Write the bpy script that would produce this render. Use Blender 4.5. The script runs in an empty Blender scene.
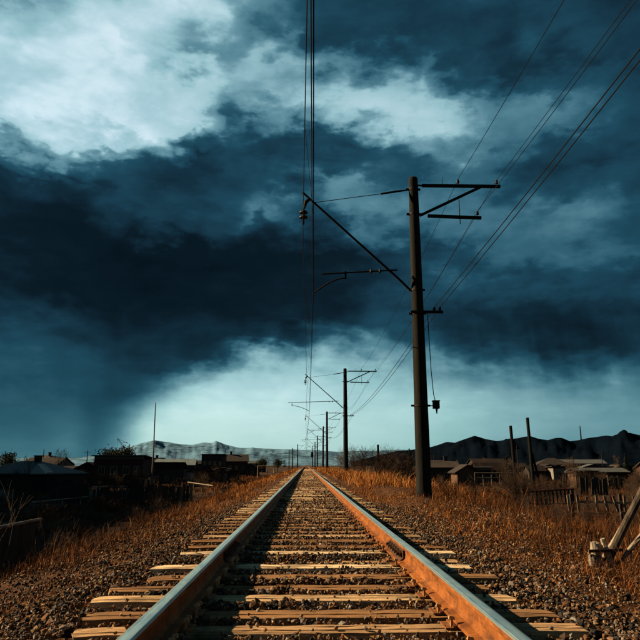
import bpy, math, random
import numpy as np
from mathutils import Vector, Matrix, noise

R = math.radians
random.seed(7)
rng = np.random.default_rng(7)
scene = bpy.context.scene
COL = scene.collection

# ------------------------------------------------------------------ camera
cam_data = bpy.data.cameras.new('camera')
cam_data.sensor_width = 36.0
cam_data.lens = 36.0 * 635.0 / 640.0
cam_data.clip_start = 0.05
cam_data.clip_end = 20000.0
cam = bpy.data.objects.new('camera', cam_data)
COL.objects.link(cam)
cam.location = (-0.075, 0.0, 0.68)
cam.rotation_euler = (R(90 + 12.86), 0.0, R(-1.23))
scene.camera = cam

# ------------------------------------------------------------------ light
SUN_AZ, SUN_EL = 103.0, 27.0          # sun stands low on the left, a little ahead of the camera
SUN_STRENGTH = 5.0
SKY_STRENGTH = 0.1
sun_dir = Vector((-math.sin(R(SUN_AZ)) * math.cos(R(SUN_EL)), -math.cos(R(SUN_AZ)) * math.cos(R(SUN_EL)), math.sin(R(SUN_EL))))
sd = bpy.data.lights.new('sun', 'SUN')
sd.energy = SUN_STRENGTH
sd.angle = R(0.5)
sd.color = (1.0, 0.72, 0.42)
sun = bpy.data.objects.new('sun', sd)
COL.objects.link(sun)
sun.location = (-40, -30, 40)
sun.rotation_euler = sun_dir.to_track_quat('Z', 'Y').to_euler()

vs = scene.view_settings
vs.view_transform = 'Standard'
vs.look = 'None'
vs.exposure = 1.45
vs.gamma = 1.0
vs.use_curve_mapping = False
scene.cycles.max_bounces = 6
scene.cycles.use_denoising = True


# ------------------------------------------------------------------ node helper
class NT:
    def __init__(self, tree):
        self.t = tree
        self.n = tree.nodes
        self.l = tree.links

    def new(self, kind, **props):
        nd = self.n.new(kind)
        for k, v in props.items():
            setattr(nd, k, v)
        return nd

    def put(self, sock, v):
        if isinstance(v, bpy.types.NodeSocket):
            self.l.new(v, sock)
        elif v is not None:
            sock.default_value = v

    def math(self, op, a, b=None, c=None, clamp=False):
        nd = self.new('ShaderNodeMath', operation=op, use_clamp=clamp)
        self.put(nd.inputs[0], a)
        self.put(nd.inputs[1], b)
        self.put(nd.inputs[2], c)
        return nd.outputs[0]

    def vmath(self, op, a, b=None):
        nd = self.new('ShaderNodeVectorMath', operation=op)
        self.put(nd.inputs[0], a)
        self.put(nd.inputs[1], b)
        return nd.outputs[0]

    def noise(self, vec, scale, detail=4, rough=0.5, out=0, dist=0.0):
        nd = self.new('ShaderNodeTexNoise')
        self.put(nd.inputs['Vector'], vec)
        nd.inputs['Scale'].default_value = scale
        nd.inputs['Detail'].default_value = detail
        nd.inputs['Roughness'].default_value = rough
        nd.inputs['Distortion'].default_value = dist
        return nd.outputs[out]

    def ramp(self, fac, stops, interp='LINEAR'):
        nd = self.new('ShaderNodeValToRGB')
        cr = nd.color_ramp
        cr.interpolation = interp
        while len(cr.elements) < len(stops):
            cr.elements.new(0.5)
        for e, (p, c) in zip(cr.elements, stops):
            e.position = p
            e.color = (c, c, c, 1) if isinstance(c, (int, float)) else (*c, 1)
        self.put(nd.inputs[0], fac)
        return nd.outputs[0]

    def rng(self, v, a, b, c=0.0, d=1.0, smooth=False):
        nd = self.new('ShaderNodeMapRange', interpolation_type='SMOOTHSTEP' if smooth else 'LINEAR')
        self.put(nd.inputs['Value'], v)
        nd.inputs['From Min'].default_value = a
        nd.inputs['From Max'].default_value = b
        nd.inputs['To Min'].default_value = c
        nd.inputs['To Max'].default_value = d
        return nd.outputs[0]

    def mix(self, f, a, b, mode='MIX'):
        nd = self.new('ShaderNodeMix', data_type='RGBA', blend_type=mode)
        self.put(nd.inputs[0], f)
        self.put(nd.inputs[6], (*a, 1) if isinstance(a, tuple) else a)
        self.put(nd.inputs[7], (*b, 1) if isinstance(b, tuple) else b)
        return nd.outputs[2]

    def fmix(self, f, a, b):
        nd = self.new('ShaderNodeMix', data_type='FLOAT')
        self.put(nd.inputs[0], f)
        self.put(nd.inputs[2], a)
        self.put(nd.inputs[3], b)
        return nd.outputs[0]


# ------------------------------------------------------------------ sky: storm clouds over a clear sky
# brightness of the cloud deck in percent: rows by elevation in degrees, columns by azimuth -30 .. +32, step 2
SKY = [
    (0, '44 44 44 44 44 44 41 56 76 77 78 78 78 77 77 77 76 74 72 71 68 66 64 61 59 56 54 53 51 50 50 50'),
    (1.5, '42 42 42 42 42 45 40 57 78 78 79 79 79 78 78 78 77 75 73 72 70 67 65 62 60 58 55 54 53 52 52 52'),
    (3, '37 38 38 38 38 41 35 52 78 80 81 82 81 81 81 80 79 78 76 74 72 70 68 65 63 61 59 58 56 55 55 55'),
    (4.5, '34 35 35 35 35 35 31 41 62 77 81 83 83 82 82 81 80 79 77 76 73 71 69 67 65 62 60 59 57 53 53 53'),
    (6, '34 34 34 34 34 32 29 28 36 60 71 79 80 80 80 79 78 76 75 73 70 68 66 64 60 54 51 53 52 47 47 46'),
    (7.5, '33 33 33 33 32 30 27 24 24 26 45 66 75 75 76 75 74 72 70 67 63 59 55 52 47 39 34 37 34 35 34 33'),
    (9, '30 31 31 30 29 27 23 20 20 19 20 30 49 57 60 62 62 61 59 55 50 44 38 32 27 23 20 20 16 20 20 19'),
    (10.5, '26 26 27 26 25 22 19 16 16 16 15 15 16 21 25 32 37 39 39 36 32 28 24 20 18 17 17 16 15 16 16 16'),
    (12, '20 21 21 20 19 17 14 13 13 14 14 14 14 15 16 17 19 21 26 26 25 22 20 18 17 17 18 19 19 18 18 19'),
    (14, '13 14 14 13 11 9 9 9 9 10 11 12 13 14 15 15 16 17 24 27 27 25 24 22 23 24 26 28 27 25 25 27'),
    (16, '13 13 12 11 9 8 8 7 7 8 8 8 9 10 12 13 13 15 18 26 32 33 33 31 32 35 36 35 35 34 37 39'),
    (18, '17 17 15 13 12 11 11 11 10 10 9 9 9 10 11 11 12 14 16 21 25 26 29 34 37 40 40 39 38 36 35 33'),
    (20, '16 15 14 12 11 12 17 23 26 26 25 19 17 18 19 22 25 29 32 35 38 40 42 42 42 43 42 41 38 34 29 28'),
    (22, '24 21 21 17 17 19 26 30 29 27 28 29 37 41 38 38 43 47 47 46 45 44 42 39 37 36 33 31 33 28 23 23'),
    (24, '52 44 46 49 45 31 33 30 22 21 21 25 32 45 45 44 49 52 44 38 37 37 37 35 32 31 29 27 25 24 23 24'),
    (25.5, '83 81 74 68 62 43 37 32 24 21 20 22 29 33 30 29 31 32 32 33 36 41 42 40 40 39 35 29 29 28 26 27'),
    (27, '84 85 86 84 81 79 74 62 51 43 32 25 24 24 22 22 22 24 29 39 54 59 55 53 49 47 44 41 38 36 31 29'),
    (28.5, '81 82 83 85 86 87 88 85 82 77 65 39 29 25 22 23 26 32 58 70 75 75 69 61 54 49 46 42 39 36 30 28'),
    (30, '81 80 81 83 84 85 86 86 85 84 76 50 39 39 41 47 57 66 71 74 75 73 66 56 49 42 34 32 31 31 28 26'),
    (32, '81 82 83 83 84 85 85 84 84 83 76 66 64 67 68 71 73 71 69 66 60 51 41 31 25 23 23 24 24 23 23 24'),
    (34, '71 75 78 81 83 84 87 81 65 55 51 53 60 64 64 63 57 51 47 43 37 31 27 24 22 23 27 30 29 25 25 25'),
    (36, '62 63 67 70 81 75 78 83 70 64 70 60 47 45 42 37 32 28 27 26 26 26 26 25 26 30 36 32 28 24 22 22'),
    (38, '62 63 65 66 67 67 68 82 85 84 86 76 55 45 37 31 28 25 24 23 23 24 26 28 31 33 32 27 24 22 22 22'),
    (40, '62 63 65 66 67 67 68 82 86 84 75 66 54 44 36 32 29 28 27 25 25 28 30 31 32 33 33 28 24 23 22 22'),
]


def build_world():
    w = bpy.data.worlds.new('World')
    scene.world = w
    w.use_nodes = True
    N = NT(w.node_tree)
    N.n.clear()
    out = N.new('ShaderNodeOutputWorld')
    bg = N.new('ShaderNodeBackground')
    bg.inputs['Strength'].default_value = SKY_STRENGTH
    N.l.new(bg.outputs[0], out.inputs[0])
    sky = N.new('ShaderNodeTexSky', sky_type='NISHITA')
    sky.sun_disc = False
    sky.sun_elevation = R(SUN_EL)
    sky.sun_rotation = R(180 + SUN_AZ)
    tc = N.new('ShaderNodeTexCoord')
    d = tc.outputs['Generated']
    sep = N.new('ShaderNodeSeparateXYZ')
    N.l.new(d, sep.inputs[0])
    x, y, z = sep.outputs
    az = N.math('MULTIPLY', N.math('ARCTAN2', x, y), 57.29578)
    el = N.math('MULTIPLY', N.math('ARCSINE', N.math('MINIMUM', N.math('MAXIMUM', z, -1.0), 1.0)), 57.29578)
    # coordinates on a flat cloud deck give the streaks their perspective
    deck = N.new('ShaderNodeCombineXYZ')
    zz = N.math('ADD', N.math('MAXIMUM', z, 0.0), 0.16)
    N.l.new(N.math('DIVIDE', x, zz), deck.inputs[0])
    N.l.new(N.math('DIVIDE', y, zz), deck.inputs[1])
    N.l.new(N.math('MULTIPLY', z, 1.5), deck.inputs[2])
    dk = deck.outputs[0]
    stretch = N.vmath('MULTIPLY', d, (1.0, 1.0, 2.0))
    # billow the edges
    w1 = N.new('ShaderNodeSeparateXYZ')
    N.l.new(N.noise(stretch, 5.0, 8, 0.55, 1), w1.inputs[0])
    w2 = N.new('ShaderNodeSeparateXYZ')
    N.l.new(N.noise(stretch, 14.0, 8, 0.53, 1), w2.inputs[0])
    amp = N.rng(el, 5.0, 16.0, 0.18, 1.0)
    dax = N.math('ADD', N.math('MULTIPLY', N.math('SUBTRACT', w1.outputs[0], 0.5), 2.6), N.math('MULTIPLY', N.math('SUBTRACT', w2.outputs[0], 0.5), 6.5))
    day = N.math('ADD', N.math('MULTIPLY', N.math('SUBTRACT', w1.outputs[1], 0.5), 1.8), N.math('MULTIPLY', N.math('SUBTRACT', w2.outputs[1], 0.5), 5.5))
    bil = N.math('SUBTRACT', N.math('ABSOLUTE', N.math('SUBTRACT', N.noise(stretch, 9.0, 7, 0.5), 0.5)), 0.11)
    bil2 = N.math('SUBTRACT', N.math('ABSOLUTE', N.math('SUBTRACT', N.noise(stretch, 24.0, 6, 0.55), 0.5)), 0.11)
    day = N.math('ADD', day, N.math('ADD', N.math('MULTIPLY', bil, 11.0), N.math('MULTIPLY', bil2, 3.0)))
    azw = N.math('MULTIPLY_ADD', dax, amp, az)
    elw = N.math('MULTIPLY_ADD', day, amp, el)
    pos = N.math('DIVIDE', N.math('ADD', azw, 35.0), 70.0, clamp=True)
    cur = None
    for k, (e, row) in enumerate(SKY):
        v = N.ramp(pos, [((5 + 2 * i) / 70.0, int(val) / 100.0) for i, val in enumerate(row.split())], 'CARDINAL')
        cur = v if cur is None else N.fmix(N.rng(elw, SKY[k - 1][0], e, 0, 1), cur, v)
    # the same kind of broken deck all round
    g = N.noise(dk, 0.9, 8, 0.55)
    generic = N.rng(g, 0.38, 0.68, 0.13, 0.62, True)
    away = N.math('MAXIMUM', N.rng(N.math('ABSOLUTE', az), 30, 46, 0, 1, True), N.rng(el, 38, 52, 0, 1, True))
    val = N.fmix(away, cur, generic)
    # finer structure: torn wisps on the deck, billows on the cloud faces, falling rain under the base
    f1 = N.noise(dk, 2.4, 10, 0.62, 0, 0.6)
    f2 = N.noise(stretch, 8.0, 8, 0.54, 0, 0.3)
    puff = N.math('ABSOLUTE', N.math('SUBTRACT', N.noise(stretch, 11.0, 6, 0.5), 0.5))
    rain = N.new('ShaderNodeCombineXYZ')
    N.l.new(N.math('MULTIPLY_ADD', el, 0.10, az), rain.inputs[0])
    N.l.new(N.math('MULTIPLY', el, 0.10), rain.inputs[1])
    shaft = N.math('SUBTRACT', N.noise(rain.outputs[0], 0.42, 3, 0.5), 0.5)
    det = N.math('ADD', N.math('MULTIPLY', N.math('SUBTRACT', f1, 0.5), 0.20), N.math('MULTIPLY', N.math('SUBTRACT', f2, 0.5), 0.36))
    det = N.math('ADD', det, N.math('MULTIPLY', N.math('SUBTRACT', puff, 0.11), 0.30))
    damp = N.math('MULTIPLY', N.rng(el, 2.0, 12.0, 0.10, 1.0), N.rng(val, 0.05, 0.45, 0.22, 1.0))
    val = N.math('ADD', val, N.math('MULTIPLY', det, damp))
    fall = N.math('MULTIPLY', N.math('MULTIPLY', N.rng(el, 3.0, 7.0), N.rng(el, 10.0, 14.0, 1.0, 0.0)), N.rng(val, 0.7, 0.45))
    val = N.math('ADD', val, N.math('MULTIPLY', N.math('MULTIPLY', shaft, fall), N.rng(az, -12.0, 4.0, 0.06, 0.24)))
    val = N.math('MULTIPLY_ADD', N.math('SUBTRACT', val, 0.58), 1.06, 0.58)
    # banks of cloud overlap: steepen the edges between one bank and the next
    bank = 0.25
    ph = N.math('SINE', N.math('MULTIPLY', N.math('ADD', val, N.math('MULTIPLY', N.math('SUBTRACT', w1.outputs[2], 0.5), 0.5)), 2 * math.pi / bank))
    steep = N.math('MULTIPLY', N.rng(el, 6.0, 14.0, 0.0, 0.5 * bank / (2 * math.pi)), N.rng(val, 0.08, 0.3))
    val = N.math('SUBTRACT', val, N.math('MULTIPLY', ph, steep))
    cloud = N.ramp(val, [
        (0.00, (0.0014, 0.0048, 0.0085)), (0.10, (0.0036, 0.0125, 0.0215)), (0.20, (0.0074, 0.0315, 0.0540)), (0.30, (0.0130, 0.0660, 0.1070)),
        (0.40, (0.0360, 0.126, 0.183)), (0.50, (0.088, 0.226, 0.292)), (0.60, (0.178, 0.350, 0.420)), (0.70, (0.29, 0.510, 0.560)),
        (0.80, (0.455, 0.650, 0.700)), (0.90, (0.66, 0.810, 0.845)), (1.0, (0.82, 0.90, 0.92))])
    low = N.rng(el, 0.0, 14.0, 1.0, 0.0)
    cloud = N.mix(low, cloud, N.mix(1.0, cloud, (1.0, 1.03, 0.93), 'MULTIPLY'))
    k = 0.366 / SKY_STRENGTH
    lit = N.vmath('MULTIPLY', cloud, (k, k, k))
    clear = N.mix(1.0, sky.outputs[0], (0.55, 0.95, 1.0), 'MULTIPLY')
    gap = N.rng(val, 0.55, 0.95, 0.0, 0.12, True)
    N.l.new(N.mix(gap, lit, clear), bg.inputs['Color'])
    try:
        w.cycles.sampling_method = 'MANUAL'
        w.cycles.sample_map_resolution = 512
    except Exception:
        pass


build_world()


# ------------------------------------------------------------------ materials
MATS = {}


def material(name, builder):
    m = bpy.data.materials.new(name)
    m.use_nodes = True
    N = NT(m.node_tree)
    N.n.clear()
    out = N.new('ShaderNodeOutputMaterial')
    b = N.new('ShaderNodeBsdfPrincipled')
    b.inputs['Roughness'].default_value = 0.85
    b.inputs['Specular IOR Level'].default_value = 0.08
    N.l.new(b.outputs[0], out.inputs[0])
    builder(N, b)
    MATS[name] = m
    return m


def bump(N, b, h, strength, dist=0.02):
    nd = N.new('ShaderNodeBump')
    nd.inputs['Strength'].default_value = strength
    nd.inputs['Distance'].default_value = dist
    N.put(nd.inputs['Height'], h)
    N.l.new(nd.outputs[0], b.inputs['Normal'])


def worn(name, a, c, scale=6.0, rough=0.85, metal=0.0, bs=0.3, stretch=(1, 1, 1), spec=0.1):
    """two-tone weathered surface: colour a broken by blotches of colour c"""
    def f(N, b):
        tc = N.new('ShaderNodeTexCoord')
        v = N.vmath('MULTIPLY', tc.outputs['Object'], stretch)
        n = N.noise(v, scale, 7, 0.62)
        n2 = N.noise(v, scale * 7, 4, 0.6)
        fac = N.rng(N.math('MULTIPLY_ADD', n2, 0.35, n), 0.5, 0.85, 0, 1)
        oi = N.new('ShaderNodeObjectInfo')
        col = N.mix(fac, a, c)
        col = N.mix(1.0, col, N.ramp(oi.outputs['Random'], [(0, 0.78), (1, 1.15)]), 'MULTIPLY')
        N.put(b.inputs['Base Color'], col)
        b.inputs['Roughness'].default_value = rough
        b.inputs['Metallic'].default_value = metal
        b.inputs['Specular IOR Level'].default_value = spec
        bump(N, b, n2, bs, 0.01)
    return material(name, f)


def m_ground(N, b):
    tc = N.new('ShaderNodeTexCoord')
    p = tc.outputs['Object']
    n1 = N.noise(p, 0.35, 6, 0.6)
    n2 = N.noise(p, 5.0, 8, 0.65)
    n3 = N.noise(p, 45.0, 4, 0.6)
    c = N.mix(N.rng(n2, 0.35, 0.68), (0.014, 0.008, 0.005), (0.060, 0.030, 0.013))
    c = N.mix(N.rng(n1, 0.42, 0.66), c, (0.022, 0.014, 0.009))
    sp = N.new('ShaderNodeSeparateXYZ')
    N.l.new(p, sp.inputs[0])
    near = N.math('MULTIPLY', N.rng(N.math('ABSOLUTE', sp.outputs[0]), 2.0, 6.5, 1.0, 0.0), N.rng(n2, 0.30, 0.62))
    c = N.mix(N.math('MULTIPLY', near, 0.85), c, (0.095, 0.037, 0.012))
    c = N.mix(N.rng(n3, 0.62, 0.78), c, (0.085, 0.046, 0.021))
    N.put(b.inputs['Base Color'], c)
    b.inputs['Roughness'].default_value = 0.95
    bump(N, b, N.math('ADD', n2, N.math('MULTIPLY', n3, 0.6)), 0.9, 0.05)


material('ground', m_ground)


def tinted(name, stops, rough=0.9, translucent=0.0, ns=9.0):
    def f(N, b):
        at = N.new('ShaderNodeAttribute', attribute_name='tint')
        c = N.ramp(at.outputs['Fac'], stops)
        tc = N.new('ShaderNodeTexCoord')
        n = N.noise(tc.outputs['Object'], ns, 4, 0.6)
        c = N.mix(1.0, c, N.ramp(n, [(0.3, 0.72), (0.7, 1.22)]), 'MULTIPLY')
        N.put(b.inputs['Base Color'], c)
        b.inputs['Roughness'].default_value = rough
        if translucent:
            b.inputs['Subsurface Weight'].default_value = 0.0
    return material(name, f)


tinted('gravel', [(0.0, (0.010, 0.012, 0.014)), (0.3, (0.024, 0.022, 0.019)), (0.45, (0.058, 0.033, 0.018)),
                  (0.62, (0.13, 0.060, 0.022)), (0.74, (0.15, 0.140, 0.125)), (0.86, (0.12, 0.075, 0.040)), (1.0, (0.34, 0.22, 0.11))], 0.8, ns=38.0)
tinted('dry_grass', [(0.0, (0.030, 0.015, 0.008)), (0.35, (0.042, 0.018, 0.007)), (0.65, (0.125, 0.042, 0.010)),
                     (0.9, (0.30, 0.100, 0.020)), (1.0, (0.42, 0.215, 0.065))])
tinted('litter', [(0.0, (0.020, 0.011, 0.007)), (0.5, (0.085, 0.035, 0.012)), (1.0, (0.34, 0.19, 0.075))])
tinted('needles', [(0.0, (0.008, 0.012, 0.009)), (1.0, (0.030, 0.040, 0.024))])
tinted('dark_leaves', [(0.0, (0.009, 0.011, 0.007)), (1.0, (0.040, 0.042, 0.020))])


def m_sleeper(N, b):
    tc = N.new('ShaderNodeTexCoord')
    oi = N.new('ShaderNodeObjectInfo')
    p = N.vmath('ADD', tc.outputs['Object'], N.vmath('MULTIPLY', oi.outputs['Random'], (17.0, 31.0, 7.0)))
    g1 = N.noise(N.vmath('MULTIPLY', p, (0.9, 80.0, 80.0)), 1.0, 6, 0.62, 0, 0.3)
    g2 = N.noise(N.vmath('MULTIPLY', p, (3.0, 110.0, 110.0)), 1.0, 4, 0.6)
    blot = N.noise(N.vmath('MULTIPLY', p, (2.2, 5.0, 5.0)), 1.0, 5, 0.6)
    r = oi.outputs['Random']
    base = N.ramp(r, [(0.0, (0.20, 0.098, 0.040)), (0.30, (0.33, 0.19, 0.088)), (0.55, (0.62, 0.44, 0.24)), (0.85, (0.76, 0.60, 0.38)), (1.0, (0.28, 0.14, 0.052))])
    dark = N.mix(0.72, base, (0.040, 0.024, 0.014))
    c = N.mix(N.rng(g1, 0.48, 0.66, 0, 0.85), base, dark)
    c = N.mix(N.rng(g2, 0.55, 0.75, 0, 0.6), c, dark)
    c = N.mix(N.rng(blot, 0.47, 0.66, 0, 0.82), c, (0.105, 0.062, 0.034))
    sx = N.new('ShaderNodeSeparateXYZ')
    N.l.new(tc.outputs['Object'], sx.inputs[0])
    oil = N.math('SUBTRACT', 1.0, N.rng(N.math('ABSOLUTE', N.math('SUBTRACT', N.math('ABSOLUTE', sx.outputs[0]), 0.80)), 0.10, 0.34))
    oil = N.math('MULTIPLY', oil, N.rng(N.noise(p, 9.0, 5, 0.6), 0.35, 0.6))
    c = N.mix(N.math('MULTIPLY', oil, 0.8), c, (0.030, 0.018, 0.010))
    grit = N.noise(p, 60.0, 3, 0.6)
    c = N.mix(N.rng(grit, 0.60, 0.72, 0, 0.7), c, (0.06, 0.036, 0.018))
    N.put(b.inputs['Base Color'], c)
    b.inputs['Roughness'].default_value = 0.88
    bump(N, b, N.math('ADD', g1, N.math('MULTIPLY', g2, 0.5)), 0.8, 0.012)


material('sleeper_wood', m_sleeper)


def m_rust(N, b):
    tc = N.new('ShaderNodeTexCoord')
    p = tc.outputs['Object']
    n = N.noise(p, 7.0, 7, 0.65)
    n2 = N.noise(p, 60.0, 5, 0.65)
    n3 = N.noise(N.vmath('MULTIPLY', p, (1, 0.15, 6)), 9.0, 5, 0.6)
    c = N.mix(N.rng(n, 0.35, 0.68), (0.095, 0.032, 0.009), (0.25, 0.088, 0.020))
    c = N.mix(N.rng(n2, 0.5, 0.72, 0, 0.65), c, (0.075, 0.030, 0.014))
    n4 = N.noise(N.vmath('MULTIPLY', p, (3, 0.8, 5)), 4.0, 8, 0.7)
    c = N.mix(N.rng(n4, 0.52, 0.66, 0, 0.85), c, (0.040, 0.018, 0.009))
    c = N.mix(N.rng(n3, 0.60, 0.75, 0, 0.6), c, (0.36, 0.155, 0.045))
    N.put(b.inputs['Base Color'], c)
    b.inputs['Roughness'].default_value = 0.7
    bump(N, b, n2, 0.45, 0.004)


material('rail_rust', m_rust)


def m_railtop(N, b):
    tc = N.new('ShaderNodeTexCoord')
    p = tc.outputs['Object']
    n = N.noise(N.vmath('MULTIPLY', p, (60, 0.8, 1)), 1.0, 5, 0.6)
    n2 = N.noise(N.vmath('MULTIPLY', p, (4, 1.0, 4)), 6.0, 6, 0.65)
    c = N.mix(N.rng(n, 0.40, 0.7), (0.62, 0.86, 0.87), (0.44, 0.64, 0.66))
    c = N.mix(N.rng(n2, 0.60, 0.74, 0, 0.55), c, (0.22, 0.15, 0.09))
    sx = N.new('ShaderNodeSeparateXYZ')
    N.l.new(p, sx.inputs[0])
    edge = N.rng(N.math('ADD', N.math('ABSOLUTE', sx.outputs[0]), N.math('MULTIPLY', N.math('SUBTRACT', n2, 0.5), 0.014)), 0.023, 0.029)
    c = N.mix(N.math('MULTIPLY', edge, 0.8), c, (0.20, 0.17, 0.14))
    N.put(b.inputs['Base Color'], c)
    b.inputs['Metallic'].default_value = 1.0
    N.put(b.inputs['Roughness'], N.rng(n2, 0.3, 0.7, 0.36, 0.50))


material('rail_steel', m_railtop)

worn('spike_steel', (0.42, 0.25, 0.10), (0.20, 0.095, 0.035), 30, 0.5, 0, 0.3, (1, 1, 1), 0.4)  # bright yellow tone puts the sun's glint into the spike colour
worn('dark_iron', (0.030, 0.022, 0.018), (0.075, 0.036, 0.018), 20, 0.7)
worn('plate_rust', (0.10, 0.043, 0.018), (0.24, 0.10, 0.035), 24, 0.75)
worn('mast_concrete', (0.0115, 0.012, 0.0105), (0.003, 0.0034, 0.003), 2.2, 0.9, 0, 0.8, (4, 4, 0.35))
worn('mast_steel', (0.005, 0.005, 0.005), (0.012, 0.009, 0.007), 9, 0.7)
worn('insulator_glass', (0.006, 0.007, 0.008), (0.010, 0.009, 0.009), 9, 0.6, 0, 0.05, (1, 1, 1), 0.2)
worn('wire_metal', (0.005, 0.005, 0.005), (0.009, 0.008, 0.008), 2, 0.6)
worn('grey_post', (0.13, 0.125, 0.12), (0.06, 0.05, 0.045), 2, 0.8)
worn('pale_pipe', (0.24, 0.23, 0.20), (0.10, 0.07, 0.045), 3, 0.7)
worn('yellow_pipe', (0.42, 0.34, 0.20), (0.22, 0.15, 0.08), 3, 0.7)
worn('dark_board', (0.020, 0.020, 0.019), (0.042, 0.033, 0.026), 4, 0.9, 0, 0.4, (3, 3, 0.4))
worn('weathered_board', (0.22, 0.17, 0.12), (0.08, 0.055, 0.038), 4, 0.9, 0, 0.4, (3, 3, 0.5))
worn('red_paint', (0.15, 0.030, 0.022), (0.05, 0.022, 0.017), 6, 0.75)
worn('old_concrete', (0.27, 0.235, 0.19), (0.075, 0.060, 0.046), 5, 0.92, 0, 0.7)
worn('tarred_wood', (0.085, 0.070, 0.055), (0.022, 0.017, 0.014), 4, 0.9, 0, 0.4, (4, 4, 0.4))
worn('bark', (0.045, 0.032, 0.024), (0.018, 0.013, 0.010), 10, 0.95)
worn('twig', (0.052, 0.034, 0.024), (0.025, 0.016, 0.012), 10, 0.95)
worn('grey_twig', (0.075, 0.055, 0.042), (0.035, 0.025, 0.018), 10, 0.95)
worn('wall_dark', (0.034, 0.029, 0.026), (0.018, 0.016, 0.015), 0.8)
worn('wall_brick', (0.052, 0.026, 0.02), (0.028, 0.017, 0.014), 1.2)
worn('wall_pale', (0.17, 0.16, 0.145), (0.08, 0.072, 0.064), 0.7)
worn('wall_white', (0.36, 0.34, 0.31), (0.18, 0.17, 0.15), 0.6)
worn('wall_tan', (0.085, 0.048, 0.028), (0.045, 0.03, 0.02), 0.8)
worn('roof_grey', (0.085, 0.095, 0.1), (0.045, 0.05, 0.052), 0.9, 0.7, 0, 0.2, (6, 1, 1))
worn('roof_dark', (0.024, 0.022, 0.022), (0.038, 0.03, 0.026), 0.9, 0.8)
worn('roof_rust', (0.018, 0.012, 0.010), (0.011, 0.009, 0.008), 0.9, 0.8)
worn('roof_teal', (0.1, 0.135, 0.14), (0.06, 0.075, 0.08), 0.9, 0.7)
worn('frame_paint', (0.14, 0.13, 0.115), (0.07, 0.065, 0.058), 3, 0.8)


def m_pane(N, b):
    b.inputs['Base Color'].default_value = (0.012, 0.014, 0.016, 1)
    b.inputs['Roughness'].default_value = 0.12
    b.inputs['Specular IOR Level'].default_value = 0.5


material('window_glass', m_pane)


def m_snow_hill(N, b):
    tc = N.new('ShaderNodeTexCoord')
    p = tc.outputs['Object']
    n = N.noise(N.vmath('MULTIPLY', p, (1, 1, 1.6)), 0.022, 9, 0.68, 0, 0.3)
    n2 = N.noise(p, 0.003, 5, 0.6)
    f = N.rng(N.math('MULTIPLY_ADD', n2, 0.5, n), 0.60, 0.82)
    N.put(b.inputs['Base Color'], N.mix(f, (0.020, 0.044, 0.068), (0.090, 0.185, 0.28)))  # blue of distant haze mixed into both the rock and snow colours
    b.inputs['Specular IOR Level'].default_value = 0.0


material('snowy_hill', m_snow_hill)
worn('dark_hill', (0.0014, 0.0034, 0.0068), (0.0026, 0.0048, 0.0085), 0.006, 1.0, 0, 0.0, (1, 1, 1), 0.0)


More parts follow.
